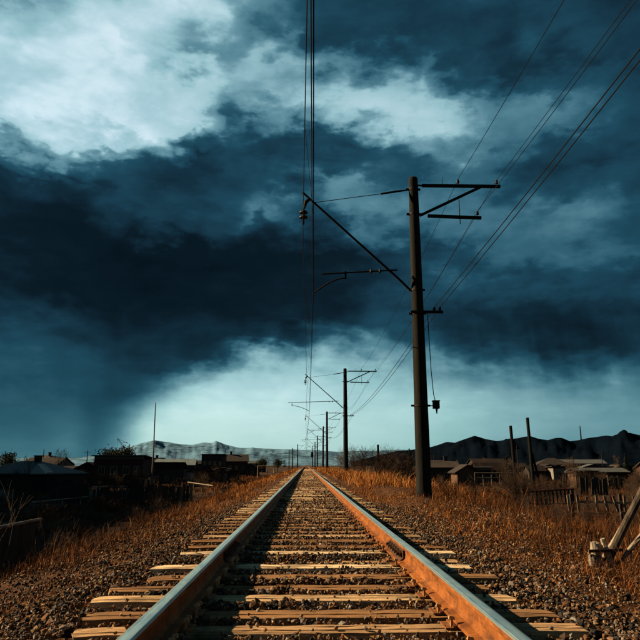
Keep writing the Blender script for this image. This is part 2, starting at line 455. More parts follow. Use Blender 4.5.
# ------------------------------------------------------------------ mesh building
class MB:
    def __init__(self):
        self.v = []
        self.f = []
        self.m = []

    def add(self, verts, faces, mi=0):
        o = len(self.v)
        self.v.extend([tuple(q) for q in verts])
        self.f.extend([tuple(i + o for i in fc) for fc in faces])
        self.m.extend([mi] * len(faces))

    def box(self, c, s, rot=None, mi=0):
        x, y, z = s[0] / 2, s[1] / 2, s[2] / 2
        vs_ = [Vector(q) for q in ((-x, -y, -z), (x, -y, -z), (x, y, -z), (-x, y, -z), (-x, -y, z), (x, -y, z), (x, y, z), (-x, y, z))]
        if rot is not None:
            vs_ = [rot @ q for q in vs_]
        vs_ = [q + Vector(c) for q in vs_]
        self.add(vs_, [(0, 3, 2, 1), (4, 5, 6, 7), (0, 1, 5, 4), (1, 2, 6, 5), (2, 3, 7, 6), (3, 0, 4, 7)], mi)

    def tube(self, pts, radii, n=8, cap=True, mi=0):
        pts = [Vector(p) for p in pts]
        if isinstance(radii, (int, float)):
            radii = [radii] * len(pts)
        vs_, fs = [], []
        ref = None
        for i, p in enumerate(pts):
            t = (pts[min(i + 1, len(pts) - 1)] - pts[max(i - 1, 0)]).normalized()
            if ref is None:
                ref = t.orthogonal().normalized()
            a = (ref - t * ref.dot(t))
            a = a.normalized() if a.length > 1e-6 else t.orthogonal().normalized()
            ref = a
            b = t.cross(a)
            for k in range(n):
                an = 2 * math.pi * k / n
                vs_.append(p + (a * math.cos(an) + b * math.sin(an)) * radii[i])
        for i in range(len(pts) - 1):
            for k in range(n):
                fs.append((i * n + k, i * n + (k + 1) % n, (i + 1) * n + (k + 1) % n, (i + 1) * n + k))
        if cap:
            fs.append(tuple(range(n - 1, -1, -1)))
            fs.append(tuple((len(pts) - 1) * n + k for k in range(n)))
        self.add(vs_, fs, mi)

    def bar(self, a, b, w, h):
        """square bar from a to b"""
        a, b = Vector(a), Vector(b)
        t = b - a
        q = t.to_track_quat('X', 'Z')
        self.box((a + b) / 2, (t.length, w, h), q.to_matrix())

    def lathe(self, prof, c=(0, 0, 0), n=14):
        vs_, fs = [], []
        for r, z in prof:
            for k in range(n):
                an = 2 * math.pi * k / n
                vs_.append((c[0] + r * math.cos(an), c[1] + r * math.sin(an), c[2] + z))
        for i in range(len(prof) - 1):
            for k in range(n):
                fs.append((i * n + k, i * n + (k + 1) % n, (i + 1) * n + (k + 1) % n, (i + 1) * n + k))
        fs.append(tuple(range(n - 1, -1, -1)))
        fs.append(tuple((len(prof) - 1) * n + k for k in range(n)))
        self.add(vs_, fs)

    def mesh(self, name, mats, smooth=False):
        me = bpy.data.meshes.new(name)
        me.from_pydata(self.v, [], self.f)
        for m in ([mats] if isinstance(mats, str) else mats):
            me.materials.append(MATS[m])
        if any(self.m):
            me.polygons.foreach_set('material_index', self.m)
        if smooth:
            me.polygons.foreach_set('use_smooth', [True] * len(me.polygons))
        me.update()
        return me

    def build(self, name, mats, parent=None, loc=(0, 0, 0), rot=(0, 0, 0), smooth=False):
        return link(name, self.mesh(name, mats, smooth), parent, loc, rot)


def link(name, me, parent=None, loc=(0, 0, 0), rot=(0, 0, 0)):
    o = bpy.data.objects.new(name, me)
    COL.objects.link(o)
    o.location = loc
    o.rotation_euler = rot
    if parent is not None:
        o.parent = parent
    return o


def tag(o, label=None, cat=None, group=None, kind=None):
    if label:
        o['label'] = label
    if cat:
        o['category'] = cat
    if group:
        o['group'] = group
    if kind:
        o['kind'] = kind
    return o


def thing(name, label, cat, loc=(0, 0, 0), rz=0.0, group=None):
    o = bpy.data.objects.new(name, None)
    o.empty_display_size = 0.2
    COL.objects.link(o)
    o.location = loc
    o.rotation_euler = (0, 0, rz)
    return tag(o, label, cat, group)


def copy_tree(o, parent=None):
    c = o.copy()
    COL.objects.link(c)
    c.parent = parent
    for ch in list(o.children):
        copy_tree(ch, c)
    return c


def np_mesh(name, verts, faces, mat, tint=None):
    me = bpy.data.meshes.new(name)
    me.from_pydata(verts, [], faces)
    me.materials.append(MATS[mat])
    if tint is not None:
        at = me.attributes.new('tint', 'FLOAT', 'POINT')
        at.data.foreach_set('value', np.asarray(tint, dtype=np.float32))
    me.update()
    return me


# ------------------------------------------------------------------ ground with its embankment
PX = np.array([-3000, -60, -25, -9.0, -6.4, -4.6, -3.4, -2.6, -1.95, -1.6, -1.0, -0.75, 0.75, 1.0, 1.6, 1.95, 2.6, 3.6, 5.0, 8.0, 13, 40, 3000.])
PZ = np.array([-2.1, -2.0, -1.9, -1.8, -1.75, -1.15, -0.58, -0.42, -0.30, -0.240, -0.228, -0.212, -0.212, -0.228, -0.240, -0.28, -0.37, -0.46, -0.72, -1.15, -1.45, -1.8, -2.1])


def ground_z(x, y):
    z = float(np.interp(x, PX, PZ))
    a = min(1.0, max(0.0, (abs(x) - 1.9) / 2.0))
    z += a * 0.10 * noise.noise((x * 0.9, y * 0.9, 0)) + a * 0.16 * noise.noise((x * 0.22, y * 0.22, 3))
    if 1.9 < x < 9 and y > 7:
        k = min(1.0, (y - 7) / 9) * max(0.0, min(1.0, (x - 1.9) / 1.0, (8 - x) / 3.5))
        z += 0.30 * k * k * (3 - 2 * k)
    if abs(x) < 2.6:
        z += 0.015 * noise.noise((x * 3.0, y * 3.0, 5))
    return z


def build_ground():
    def axis(dense_a, dense_b, step, far_a, far_b):
        xs = list(np.arange(dense_a, dense_b + 1e-6, step))
        s, v = step, dense_b
        while v < far_b:
            s *= 1.25
            v += s
            xs.append(v)
        s, v = step, dense_a
        lo = []
        while v > far_a:
            s *= 1.25
            v -= s
            lo.append(v)
        return lo[::-1] + xs
    xs = axis(-11, 12, 0.25, -6000, 6000)
    ys = axis(-2, 60, 0.4, -3000, 7000)
    vs_ = [(x, y, ground_z(x, y)) for y in ys for x in xs]
    nx = len(xs)
    fs = [(j * nx + i, j * nx + i + 1, (j + 1) * nx + i + 1, (j + 1) * nx + i) for j in range(len(ys) - 1) for i in range(nx - 1)]
    me = np_mesh('ground', vs_, fs, 'ground')
    me.polygons.foreach_set('use_smooth', [True] * len(me.polygons))
    tag(link('ground', me), kind='structure')


build_ground()


# ------------------------------------------------------------------ hills on the horizon
def ridge(name, prof, dist, depth, mat, seed, rough):
    """prof: (azimuth, elevation) of the skyline in degrees; a range of hills with spurs towards the viewer"""
    az = np.array([p[0] for p in prof])
    el = np.array([p[1] for p in prof])
    A = np.arange(az[0], az[-1] + 1e-6, 0.12)
    rows = [-1.0, -0.8, -0.62, -0.46, -0.32, -0.2, -0.1, 0.0, 0.15, 0.4, 0.8]
    vs_, fs = [], []
    for t in rows:
        for a in A:
            d = dist + depth * t
            top = math.tan(R(float(np.interp(a, az, el)))) * dist + 2.0
            k = max(0.0, 1 - abs(t)) ** 1.15
            sp = noise.fractal((a * 0.55 + seed, t * 2.2, seed), 1.0, 2.0, 5)
            h = -2.2 + (top + 2.2) * k * (1 + rough * sp * (1 if abs(t) > 0.01 else 0.10) * (1 - k * 0.6))
            dd = d + depth * 0.12 * noise.noise((a * 0.4, t * 3, seed + 4))
            vs_.append((dd * math.sin(R(a)), dd * math.cos(R(a)), h))
    n = len(A)
    for j in range(len(rows) - 1):
        for i in range(n - 1):
            fs.append((j * n + i, j * n + i + 1, (j + 1) * n + i + 1, (j + 1) * n + i))
    me = np_mesh(name, vs_, fs, mat)
    me.polygons.foreach_set('use_smooth', [True] * len(me.polygons))
    return tag(link(name, me), kind='structure')


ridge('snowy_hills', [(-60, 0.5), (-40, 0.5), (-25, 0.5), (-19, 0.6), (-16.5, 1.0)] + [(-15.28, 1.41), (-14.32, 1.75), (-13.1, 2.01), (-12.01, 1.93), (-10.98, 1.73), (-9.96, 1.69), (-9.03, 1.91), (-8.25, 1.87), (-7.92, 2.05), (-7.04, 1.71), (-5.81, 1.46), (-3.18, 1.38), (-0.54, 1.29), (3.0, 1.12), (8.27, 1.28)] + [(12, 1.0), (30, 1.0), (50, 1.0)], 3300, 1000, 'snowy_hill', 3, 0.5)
ridge('dark_hills', [(4, 0.2), (5.5, 0.6)] + [(7.83, 1.11), (10.01, 1.36), (11.05, 1.53), (12.35, 1.95), (13.02, 1.82), (13.89, 2.11), (14.74, 2.44), (15.49, 2.22), (16.55, 1.96), (17.62, 2.07), (18.61, 2.27), (19.26, 2.35), (19.89, 2.13), (20.67, 2.0), (21.31, 2.15), (21.78, 2.15), (22.38, 1.89), (23.16, 2.01), (23.94, 2.2), (25.15, 2.31), (25.58, 2.21), (26.19, 2.39), (26.92, 2.46), (27.62, 2.29)] + [(30, 2.4), (36, 2.1), (50, 1.8), (70, 1.2)], 2300, 800, 'dark_hill', 9, 0.6)


def massif(name, p0, p1, height, half, mat, seed, taper=0.18):
    """a hill range whose crest runs from p0 to p1"""
    a, b_ = Vector((*p0, 0)), Vector((*p1, 0))
    ax = (b_ - a).normalized()
    sd_ = Vector((ax.y, -ax.x, 0))
    L = (b_ - a).length
    nu, nv = 60, 28
    vs_, fs = [], []
    for i in range(nu + 1):
        for j in range(nv + 1):
            u, v = i / nu, j / nv * 2 - 1
            n_ = noise.fractal((u * L / half * 1.2, v * 1.5, seed), 1.0, 2.0, 5)
            e = min(1.0, u / taper, (1 - u) / taper)
            e = e * e * (3 - 2 * e)
            k = max(0.0, 1 - abs(v)) ** 1.05
            h = height * e * k * (1 + (0.04 + 0.32 * abs(v)) * n_) - 2.6
            p = a + ax * (u * L) + sd_ * (v * half)
            vs_.append((p.x, p.y, h))
    for i in range(nu):
        for j in range(nv):
            q0 = i * (nv + 1) + j
            fs.append((q0, q0 + nv + 1, q0 + nv + 2, q0 + 1))
    me = np_mesh(name, vs_, fs, mat)
    me.polygons.foreach_set('use_smooth', [True] * len(me.polygons))
    return tag(link(name, me), kind='structure')


# unseen hill added out of frame to throw shade over the left valley floor
massif('unseen_shade_hill', (-66, -100), (-80, 122), 36.2, 34, 'ground', 2, 0.24)



# ------------------------------------------------------------------ railway track
HALF = 0.80       # track centre to rail centre
track = thing('railway_track', 'straight single railway track with rusty rails on worn timber sleepers', 'railway track', (0, 0, -0.36))


def rail_profile():
    half = [(0.0, 0.0), (0.026, -0.001), (0.0335, -0.006), (0.0365, -0.014), (0.0375, -0.036), (0.034, -0.041), (0.014, -0.050), (0.0095, -0.062),
            (0.009, -0.110), (0.013, -0.138), (0.028, -0.154), (0.070, -0.165), (0.075, -0.170), (0.075, -0.180)]
    half = [(x, z * 0.85) for x, z in half]
    pts = [(-x, z) for x, z in half[::-1]] + half[1:]
    return pts


def make_rail(side):
    pr = rail_profile()
    ys = [-25 + 0.5 * i for i in range(171)] + [61 + 8 * i for i in range(31)]
    b = MB()
    n = len(pr)
    vs_ = []
    for y in ys:
        wob = 0.006 * math.sin(y * 0.31 + side) + 0.004 * noise.noise((y * 0.5, side * 9, 0))
        wz = 0.006 * noise.noise((y * 0.3, side * 5, 8))
        vs_ += [(wob + x, y, 0.36 + z + wz) for x, z in pr]
    fs, mi = [], []
    for j in range(len(ys) - 1):
        for i in range(n):
            k = (i + 1) % n
            fs.append((j * n + i, (j + 1) * n + i, (j + 1) * n + k, j * n + k))
            x0, x1 = pr[i], pr[k]
            top = (x0[1] > -0.0125 and x1[1] > -0.0125)
            mi.append(1 if top else 0)
    b.v, b.f, b.m = vs_, fs, mi
    o = b.build('rail', ['rail_rust', 'rail_steel'], track, (side * HALF, 0, 0))
    return o


rails = {s: make_rail(s) for s in (-1, 1)}
# bolted joint in both rails
for s in (-1, 1):
    ye = 6.25
    for inner in (-1, 1):
        sx = -s * inner
        b = MB()
        b.add([(sx * 0.013, -0.42, 0.36 - 0.044), (sx * 0.030, -0.42, 0.36 - 0.051), (sx * 0.026, -0.42, 0.36 - 0.109), (sx * 0.058, -0.42, 0.36 - 0.133), (sx * 0.016, -0.42, 0.36 - 0.128),
               (sx * 0.013, 0.42, 0.36 - 0.044), (sx * 0.030, 0.42, 0.36 - 0.051), (sx * 0.026, 0.42, 0.36 - 0.109), (sx * 0.058, 0.42, 0.36 - 0.133), (sx * 0.016, 0.42, 0.36 - 0.128)],
              [(0, 1, 6, 5), (1, 2, 7, 6), (2, 3, 8, 7), (3, 4, 9, 8), (0, 4, 3, 2, 1), (5, 6, 7, 8, 9)])
        b.build('joint_bar', 'dark_iron', rails[s], (0, ye, 0))
        for k in range(6):
            y = ye - 0.35 + 0.14 * k
            q = MB()
            q.tube([(sx * 0.02, y, 0.36 - 0.081), (sx * 0.052, y, 0.36 - 0.081)], 0.030, 6)
            q.tube([(sx * 0.052, y, 0.36 - 0.081), (sx * 0.078, y, 0.36 - 0.081)], 0.016, 8)
            q.build('bolt', 'dark_iron', rails[s])


def sleeper_mesh(seed, segs=30):
    r = random.Random(seed)
    L, W, H = 2.72 + r.uniform(-0.05, 0.06), 0.205 + r.uniform(-0.02, 0.02), 0.16
    g1, g2 = r.uniform(-0.35, -0.1), r.uniform(0.05, 0.34)
    d1, d2 = r.uniform(0.008, 0.028), r.uniform(0.006, 0.024)
    cross = [(-0.5, -H), (-0.5, -0.028), (-0.47, -0.006), (g1 - 0.035, 0), (g1, -d1), (g1 + 0.035, 0.001), (g2 - 0.03, 0.001), (g2, -d2), (g2 + 0.03, 0), (0.46, -0.006), (0.5, -0.03), (0.5, -H)]
    n = len(cross)
    vs_ = []
    for i in range(segs + 1):
        t = i / segs
        x = (t - 0.5) * L
        e = max(0.0, abs(t - 0.5) * 2 - 0.8) / 0.2
        for k, (cy, cz) in enumerate(cross):
            q = noise.noise((x * 2.3, cy * 3, seed * 3.1))
            q2 = noise.noise((x * 6.0, cy * 5 + 9, seed * 1.7))
            y = cy * W * (1 - 0.05 * e) + 0.002 * q + (0.003 * q2 + 0.005 * noise.noise((x * 16, cy, seed)) if abs(cy) > 0.4 else 0.004 * noise.noise((x * 1.2, k, seed)))
            z = cz + 0.003 * q2 + 0.005 * noise.noise((x * 13, cy * 9, seed + 2)) - (0.006 * e * e if cz > -0.1 else 0)
            if k in (4, 7):
                z -= 0.02 * max(0, noise.noise((x * 1.7, k * 4, seed + 5)))
            xx = x + (0.05 * noise.noise((cy * 5, cz * 9, seed + (3 if t > 0.5 else 0))) if i in (0, segs) else 0)
            vs_.append((xx, y, z))
    fs = []
    for i in range(segs):
        for k in range(n):
            m = (k + 1) % n
            fs.append((i * n + k, (i + 1) * n + k, (i + 1) * n + m, i * n + m))
    fs.append(tuple(range(n)))
    fs.append(tuple(segs * n + k for k in range(n - 1, -1, -1)))
    me = bpy.data.meshes.new('sleeper')
    me.from_pydata(vs_, [], fs)
    me.materials.append(MATS['sleeper_wood'])
    me.update()
    return me


# places of the near sleepers, then an uneven half-metre pitch
SL_Y = [1.95, 2.42, 2.88, 3.28, 3.67, 4.01, 4.47, 4.88, 5.30, 5.80, 6.22, 6.72, 7.20, 7.72, 8.25]
yy = 8.25
rs = random.Random(3)
while yy < 140:
    yy += rs.uniform(0.46, 0.60)
    SL_Y.append(yy)
near_meshes = [sleeper_mesh(i) for i in range(22)]
far_meshes = [sleeper_mesh(40 + i, 8) for i in range(8)]

plate = MB()
plate.box((0, 0, 0.004), (0.27, 0.15, 0.008))
plate.box((-0.088, 0, 0.012), (0.016, 0.15, 0.010))
plate.box((0.088, 0, 0.012), (0.016, 0.15, 0.010))
plate_me = plate.mesh('tie_plate', 'plate_rust')
spk = MB()
spk.box((0, 0, 0.02), (0.018, 0.018, 0.05))
spk.add([(-0.022, -0.018, 0.040), (0.022, -0.018, 0.036), (0.022, 0.018, 0.036), (-0.022, 0.018, 0.040), (-0.016, -0.012, 0.058), (0.016, -0.012, 0.054), (0.016, 0.012, 0.054), (-0.016, 0.012, 0.058)],
        [(0, 3, 2, 1), (4, 5, 6, 7), (0, 1, 5, 4), (1, 2, 6, 5), (2, 3, 7, 6), (3, 0, 4, 7)])
spike_me = spk.mesh('spike', 'spike_steel')
SLEEPERS = []
for i, y in enumerate(SL_Y):
    me = near_meshes[i] if i < len(near_meshes) else far_meshes[i % 8]
    ang = rs.uniform(-0.022, 0.022)
    if i == 10:
        ang = 0.13
    xo = rs.uniform(-0.11, 0.11)
    zt = 0.36 - 0.164 - rs.uniform(0, 0.012) - (0.03 if i == 10 else 0)
    s = link('sleeper', me, track, (xo, y, zt), (0, rs.uniform(-0.004, 0.004), ang))
    SLEEPERS.append((xo, y, ang))
    if i < 26:
        for sd_ in (-1, 1):
            px_ = sd_ * HALF - xo
            link('tie_plate', plate_me, s, (px_, 0, 0.002))
            for dx, dy in ((0.098, 0.05), (-0.098, -0.05), (0.098, -0.045)):
                link('spike', spike_me, s, (px_ + dx, dy, 0.004 + rs.uniform(0, 0.012)), (0, 0, 0 if dx < 0 else math.pi)).scale = (0.75, 0.75, 0.9)

# ------------------------------------------------------------------ ballast gravel
ICO = None


def ico_points():
    t = (1 + 5 ** 0.5) / 2
    v = np.array([(-1, t, 0), (1, t, 0), (-1, -t, 0), (1, -t, 0), (0, -1, t), (0, 1, t), (0, -1, -t), (0, 1, -t), (t, 0, -1), (t, 0, 1), (-t, 0, -1), (-t, 0, 1)], float)
    v /= np.linalg.norm(v[0])
    f = np.array([(0, 11, 5), (0, 5, 1), (0, 1, 7), (0, 7, 10), (0, 10, 11), (1, 5, 9), (5, 11, 4), (11, 10, 2), (10, 7, 6), (7, 1, 8), (3, 9, 4), (3, 4, 2), (3, 2, 6), (3, 6, 8), (3, 8, 9), (4, 9, 5), (2, 4, 11), (6, 2, 10), (8, 6, 7), (9, 8, 1)])
    return v, f


IV, IF = ico_points()


def stone_shapes(k):
    out = []
    for _ in range(k):
        v = IV * rng.uniform(0.62, 1.18, (12, 1))
        v = v + rng.normal(0, 0.10, v.shape)
        v *= np.array([1.0, rng.uniform(0.6, 1.0), rng.uniform(0.45, 0.8)])
        out.append(v)
    return np.array(out)


SHAPES = stone_shapes(60)


def rots(n):
    q = rng.normal(0, 1, (n, 4))
    q /= np.linalg.norm(q, axis=1)[:, None]
    w, x, y, z = q.T
    return np.stack([np.stack([1 - 2 * (y * y + z * z), 2 * (x * y - z * w), 2 * (x * z + y * w)], 1),
                     np.stack([2 * (x * y + z * w), 1 - 2 * (x * x + z * z), 2 * (y * z - x * w)], 1),
                     np.stack([2 * (x * z - y * w), 2 * (y * z + x * w), 1 - 2 * (x * x + y * y)], 1)], 1)


def gz(P):
    return np.array([ground_z(float(a), float(b)) for a, b in P])


def sleeper_clear(P, r):
    """true where a stone would not sit inside a sleeper or under a rail foot"""
    ok = np.ones(len(P), bool)
    ys = np.array([s[1] for s in SLEEPERS])
    j = np.clip(np.searchsorted(ys, P[:, 1]), 1, len(ys) - 1)
    for jj in (j, j - 1):
        S = np.array(SLEEPERS)[jj]
        dy = np.abs(P[:, 1] - (S[:, 1] + (P[:, 0] - S[:, 0]) * np.sin(S[:, 2])))
        ok &= ~((dy < 0.115 + r * 0.45) & (np.abs(P[:, 0]) < 1.37 + r * 0.5))
    return ok


def scatter_gravel():
    zones = [(-3.8, 3.8, 1.9, 8.5, 760, 0.013, 0.042), (-3.8, 3.8, 8.5, 18, 300, 0.018, 0.046), (-3.8, 3.8, 18, 40, 90, 0.026, 0.055), (-3.6, 3.6, 40, 90, 20, 0.04, 0.08)]
    VV, FF, TT, off = [], [], [], 0
    for x0, x1, y0, y1, dens, r0, r1 in zones:
        n = int((x1 - x0) * (y1 - y0) * dens)
        P = np.stack([rng.uniform(x0, x1, n), rng.uniform(y0, y1, n)], 1)
        keep = rng.uniform(0, 1, n) < np.where(np.abs(P[:, 0]) < 1.42, 1.0, np.clip(1.1 - (np.abs(P[:, 0]) - 1.45) * 0.95 - 0.25 * np.clip(P[:, 1] - 3.6, 0, 4), 0.035, 1))
        P = P[keep]
        n = len(P)
        r = r0 + (r1 - r0) * rng.beta(1.3, 3.0, n)
        k = sleeper_clear(P, r)
        P, r = P[k], r[k]
        n = len(P)
        fill = np.array([noise.noise((float(a) * 0.8, float(b) * 1.3, 21)) for a, b in P])
        z = gz(P) + r * 0.30 + rng.uniform(0, 0.034, n) * (np.abs(P[:, 0]) < 2.0) + np.clip(fill, -0.4, 0.3) * 0.06 * (np.abs(P[:, 0]) < 1.5)
        S = SHAPES[rng.integers(0, len(SHAPES), n)]
        V = np.einsum('nij,nkj->nki', rots(n), S) * r[:, None, None]
        V[:, :, 2] *= 0.8
        V += np.stack([P[:, 0], P[:, 1], z], 1)[:, None, :]
        VV.append(V.reshape(-1, 3))
        FF.append((IF[None] + (np.arange(n) * 12)[:, None, None]).reshape(-1, 3) + off)
        off += n * 12
        t = rng.beta(1.4, 1.7, n) + 0.12 * (np.abs(P[:, 0]) < 0.9) * (rng.uniform(0, 1, n) < 0.3)
        TT.append(np.repeat(np.clip(t, 0, 1), 12))
    # fine grit between the stones
    OV = np.array([(1, 0, 0), (-1, 0, 0), (0, 1, 0), (0, -1, 0), (0, 0, 1), (0, 0, -1)], float)
    OF = np.array([(0, 2, 4), (2, 1, 4), (1, 3, 4), (3, 0, 4), (2, 0, 5), (1, 2, 5), (3, 1, 5), (0, 3, 5)])
    n = 70000
    P = np.stack([rng.uniform(-3.6, 4.2, n), 2.2 + 13 * rng.uniform(0, 1, n) ** 1.8], 1)
    P = P[rng.uniform(0, 1, n) < np.where(np.abs(P[:, 0]) < 1.8, 1.0, 0.45)]
    n = len(P)
    r = rng.uniform(0.005, 0.014, n) * (1 + 0.06 * P[:, 1])
    k_ = sleeper_clear(P, r) | (rng.uniform(0, 1, n) < 0.035)
    on = ~sleeper_clear(P, r)
    P, r, on = P[k_], r[k_], on[k_]
    n = len(P)
    z = np.where(on, -0.160, gz(P) + rng.uniform(0.0, 0.055, n)) + r * 0.3
    V = np.einsum('nij,nkj->nki', rots(n), OV[None] * rng.uniform(0.55, 1.3, (n, 6, 1))) * r[:, None, None] + np.stack([P[:, 0], P[:, 1], z], 1)[:, None, :]
    VV.append(V.reshape(-1, 3))
    FF.append((OF[None] + (np.arange(n) * 6)[:, None, None]).reshape(-1, 3) + off)
    off += n * 6
    TT.append(np.repeat(np.clip(rng.beta(2.2, 1.8, n), 0, 1), 6))
    me = np_mesh('ballast_gravel', np.concatenate(VV), np.concatenate(FF), 'gravel', np.concatenate(TT))
    g = tag(link('ballast_gravel', me), 'crushed stone ballast bed around the sleepers', 'gravel', kind='stuff')
    # the largest stones lie about one by one
    big = []
    for k in range(10):
        v = SHAPES[k]
        m = np_mesh('stone', v, IF, 'gravel', np.full(12, rng.uniform(0.05, 0.75)))
        big.append(m)
    for i in range(150):
        for _ in range(20):
            P = np.array([[rng.uniform(-2.6, 3.0), 2.9 + 7 * rng.uniform(0, 1) ** 1.4]])
            r = rng.uniform(0.034, 0.058)
            if sleeper_clear(P, np.array([r]))[0] and abs(abs(P[0, 0]) - HALF) > 0.1:
                break
        o = link('stone', big[i % 10], g, (P[0, 0], P[0, 1], ground_z(*P[0]) + r * 0.35), tuple(rng.uniform(0, 6.28, 3)))
        o.scale = (r, r, r)


scatter_gravel()


# ------------------------------------------------------------------ dry grass and litter
def blades(P, H, Wd, T, lean):
    n = len(P)
    a = rng.uniform(0, 2 * math.pi, n)
    side = np.stack([np.cos(a), np.sin(a), np.zeros(n)], 1) * Wd[:, None] * 0.5
    b = rng.uniform(0, 2 * math.pi, n)
    L = rng.uniform(0.15, 1.0, n) * lean
    ld = np.stack([np.cos(b) * L + 0.08, np.sin(b) * L, np.zeros(n)], 1)
    mid = P + ld * (H * 0.35)[:, None] + np.stack([0 * H, 0 * H, H * 0.6], 1)
    tip = P + ld * H[:, None] + np.stack([0 * H, 0 * H, H * (1 - 0.25 * L)], 1)
    V = np.stack([P - side, P + side, mid - side * 0.7, mid + side * 0.7, tip], 1)
    F = np.array([(0, 1, 3), (0, 3, 2), (2, 3, 4)])
    return V.reshape(-1, 3), (F[None] + (np.arange(n) * 5)[:, None, None]).reshape(-1, 3), np.repeat(T, 5)


def scatter_grass():
    VV, FF, TT, off = [], [], [], 0
    # x range, y range, tufts, blades per tuft, height range, blade width, tint mean
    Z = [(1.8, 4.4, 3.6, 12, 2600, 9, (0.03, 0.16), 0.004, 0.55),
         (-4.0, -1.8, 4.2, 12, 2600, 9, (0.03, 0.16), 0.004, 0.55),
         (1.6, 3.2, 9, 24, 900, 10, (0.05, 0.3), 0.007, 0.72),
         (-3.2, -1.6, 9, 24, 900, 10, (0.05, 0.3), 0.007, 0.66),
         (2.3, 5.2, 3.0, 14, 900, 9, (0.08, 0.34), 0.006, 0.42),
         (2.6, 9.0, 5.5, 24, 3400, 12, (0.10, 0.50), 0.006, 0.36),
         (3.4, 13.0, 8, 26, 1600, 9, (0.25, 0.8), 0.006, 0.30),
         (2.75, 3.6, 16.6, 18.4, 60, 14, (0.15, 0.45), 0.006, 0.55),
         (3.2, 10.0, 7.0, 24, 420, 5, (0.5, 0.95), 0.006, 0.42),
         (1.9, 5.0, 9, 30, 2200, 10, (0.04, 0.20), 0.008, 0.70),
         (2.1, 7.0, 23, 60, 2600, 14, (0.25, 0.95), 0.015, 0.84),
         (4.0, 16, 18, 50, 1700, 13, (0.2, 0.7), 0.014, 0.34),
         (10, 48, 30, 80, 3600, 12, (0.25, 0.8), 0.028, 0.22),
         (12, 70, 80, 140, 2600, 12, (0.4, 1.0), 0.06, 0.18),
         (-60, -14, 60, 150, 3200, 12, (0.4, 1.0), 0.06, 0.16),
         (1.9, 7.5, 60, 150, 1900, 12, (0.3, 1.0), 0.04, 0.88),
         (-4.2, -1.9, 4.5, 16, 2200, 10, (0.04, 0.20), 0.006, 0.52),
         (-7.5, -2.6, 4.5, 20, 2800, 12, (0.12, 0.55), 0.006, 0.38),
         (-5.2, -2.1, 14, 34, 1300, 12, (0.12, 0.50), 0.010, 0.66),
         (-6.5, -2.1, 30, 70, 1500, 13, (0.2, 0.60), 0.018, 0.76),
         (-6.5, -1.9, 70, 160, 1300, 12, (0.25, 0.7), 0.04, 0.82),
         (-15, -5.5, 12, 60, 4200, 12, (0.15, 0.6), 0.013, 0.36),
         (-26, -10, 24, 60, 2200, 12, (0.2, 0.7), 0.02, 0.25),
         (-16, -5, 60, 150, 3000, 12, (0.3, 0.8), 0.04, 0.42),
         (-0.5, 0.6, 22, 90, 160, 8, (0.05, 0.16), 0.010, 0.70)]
    for x0, x1, y0, y1, nt, nb, (h0, h1), w, tm in Z:
        c = np.stack([rng.uniform(x0, x1, nt), rng.uniform(y0, y1, nt)], 1)
        dens = np.array([noise.noise((float(a) * 0.5, float(b) * 0.35, 11)) for a, b in c])
        c = c[dens > rng.uniform(-0.35, 0.30, nt)]
        nt2 = len(c)
        spread = rng.uniform(0.04, 0.16, nt2)
        th = h0 + (h1 - h0) * rng.beta(1.2, 2.8, nt2)
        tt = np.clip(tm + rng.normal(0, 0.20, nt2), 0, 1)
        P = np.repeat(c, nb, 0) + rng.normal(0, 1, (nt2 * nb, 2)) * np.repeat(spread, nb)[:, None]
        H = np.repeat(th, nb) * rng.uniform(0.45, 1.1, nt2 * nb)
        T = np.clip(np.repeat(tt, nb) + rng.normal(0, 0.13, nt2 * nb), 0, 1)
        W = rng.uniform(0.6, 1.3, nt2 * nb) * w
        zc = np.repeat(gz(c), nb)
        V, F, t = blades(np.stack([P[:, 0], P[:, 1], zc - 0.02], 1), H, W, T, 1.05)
        VV.append(V)
        FF.append(F + off)
        TT.append(t)
        off += len(V)
    me = np_mesh('dry_grass', np.concatenate(VV), np.concatenate(FF), 'dry_grass', np.concatenate(TT))
    tag(link('dry_grass', me), 'dry orange brown grass growing along both track shoulders', 'grass', kind='stuff')
    # flat litter of stalks and bark chips on the shoulders
    n = 52000
    P = np.stack([rng.uniform(-4.4, 4.8, n), 2.2 + 34 * rng.uniform(0, 1, n) ** 1.7], 1)
    P = P[rng.uniform(0, 1, n) < np.where(np.abs(P[:, 0]) > 1.3, 1.0, 0.25)]
    P = P[sleeper_clear(P, np.full(len(P), 0.02))]
    n = len(P)
    a = rng.uniform(0, 6.283, n)
    ln = rng.uniform(0.02, 0.09, n) * rng.uniform(0.6, 1.5, n)
    wd = rng.uniform(0.003, 0.010, n)
    z = gz(P) + rng.uniform(0.012, 0.05, n)
    d = np.stack([np.cos(a), np.sin(a), rng.normal(0, 0.25, n)], 1) * ln[:, None] * 0.5
    s = np.stack([-np.sin(a), np.cos(a), rng.normal(0, 0.4, n)], 1) * wd[:, None] * 0.5
    c = np.stack([P[:, 0], P[:, 1], z], 1)
    V = np.stack([c - d - s, c - d + s, c + d + s * 0.6, c + d - s * 0.6], 1).reshape(-1, 3)
    F = (np.array([(0, 1, 2, 3)])[None] + (np.arange(n) * 4)[:, None, None]).reshape(-1, 4)
    me = np_mesh('dead_stalks', V, F, 'litter', np.repeat(rng.beta(1.3, 1.9, n), 4))
    tag(link('dead_stalks', me), 'broken dead stalks littering the gravel shoulders', 'litter', kind='stuff')


scatter_grass()

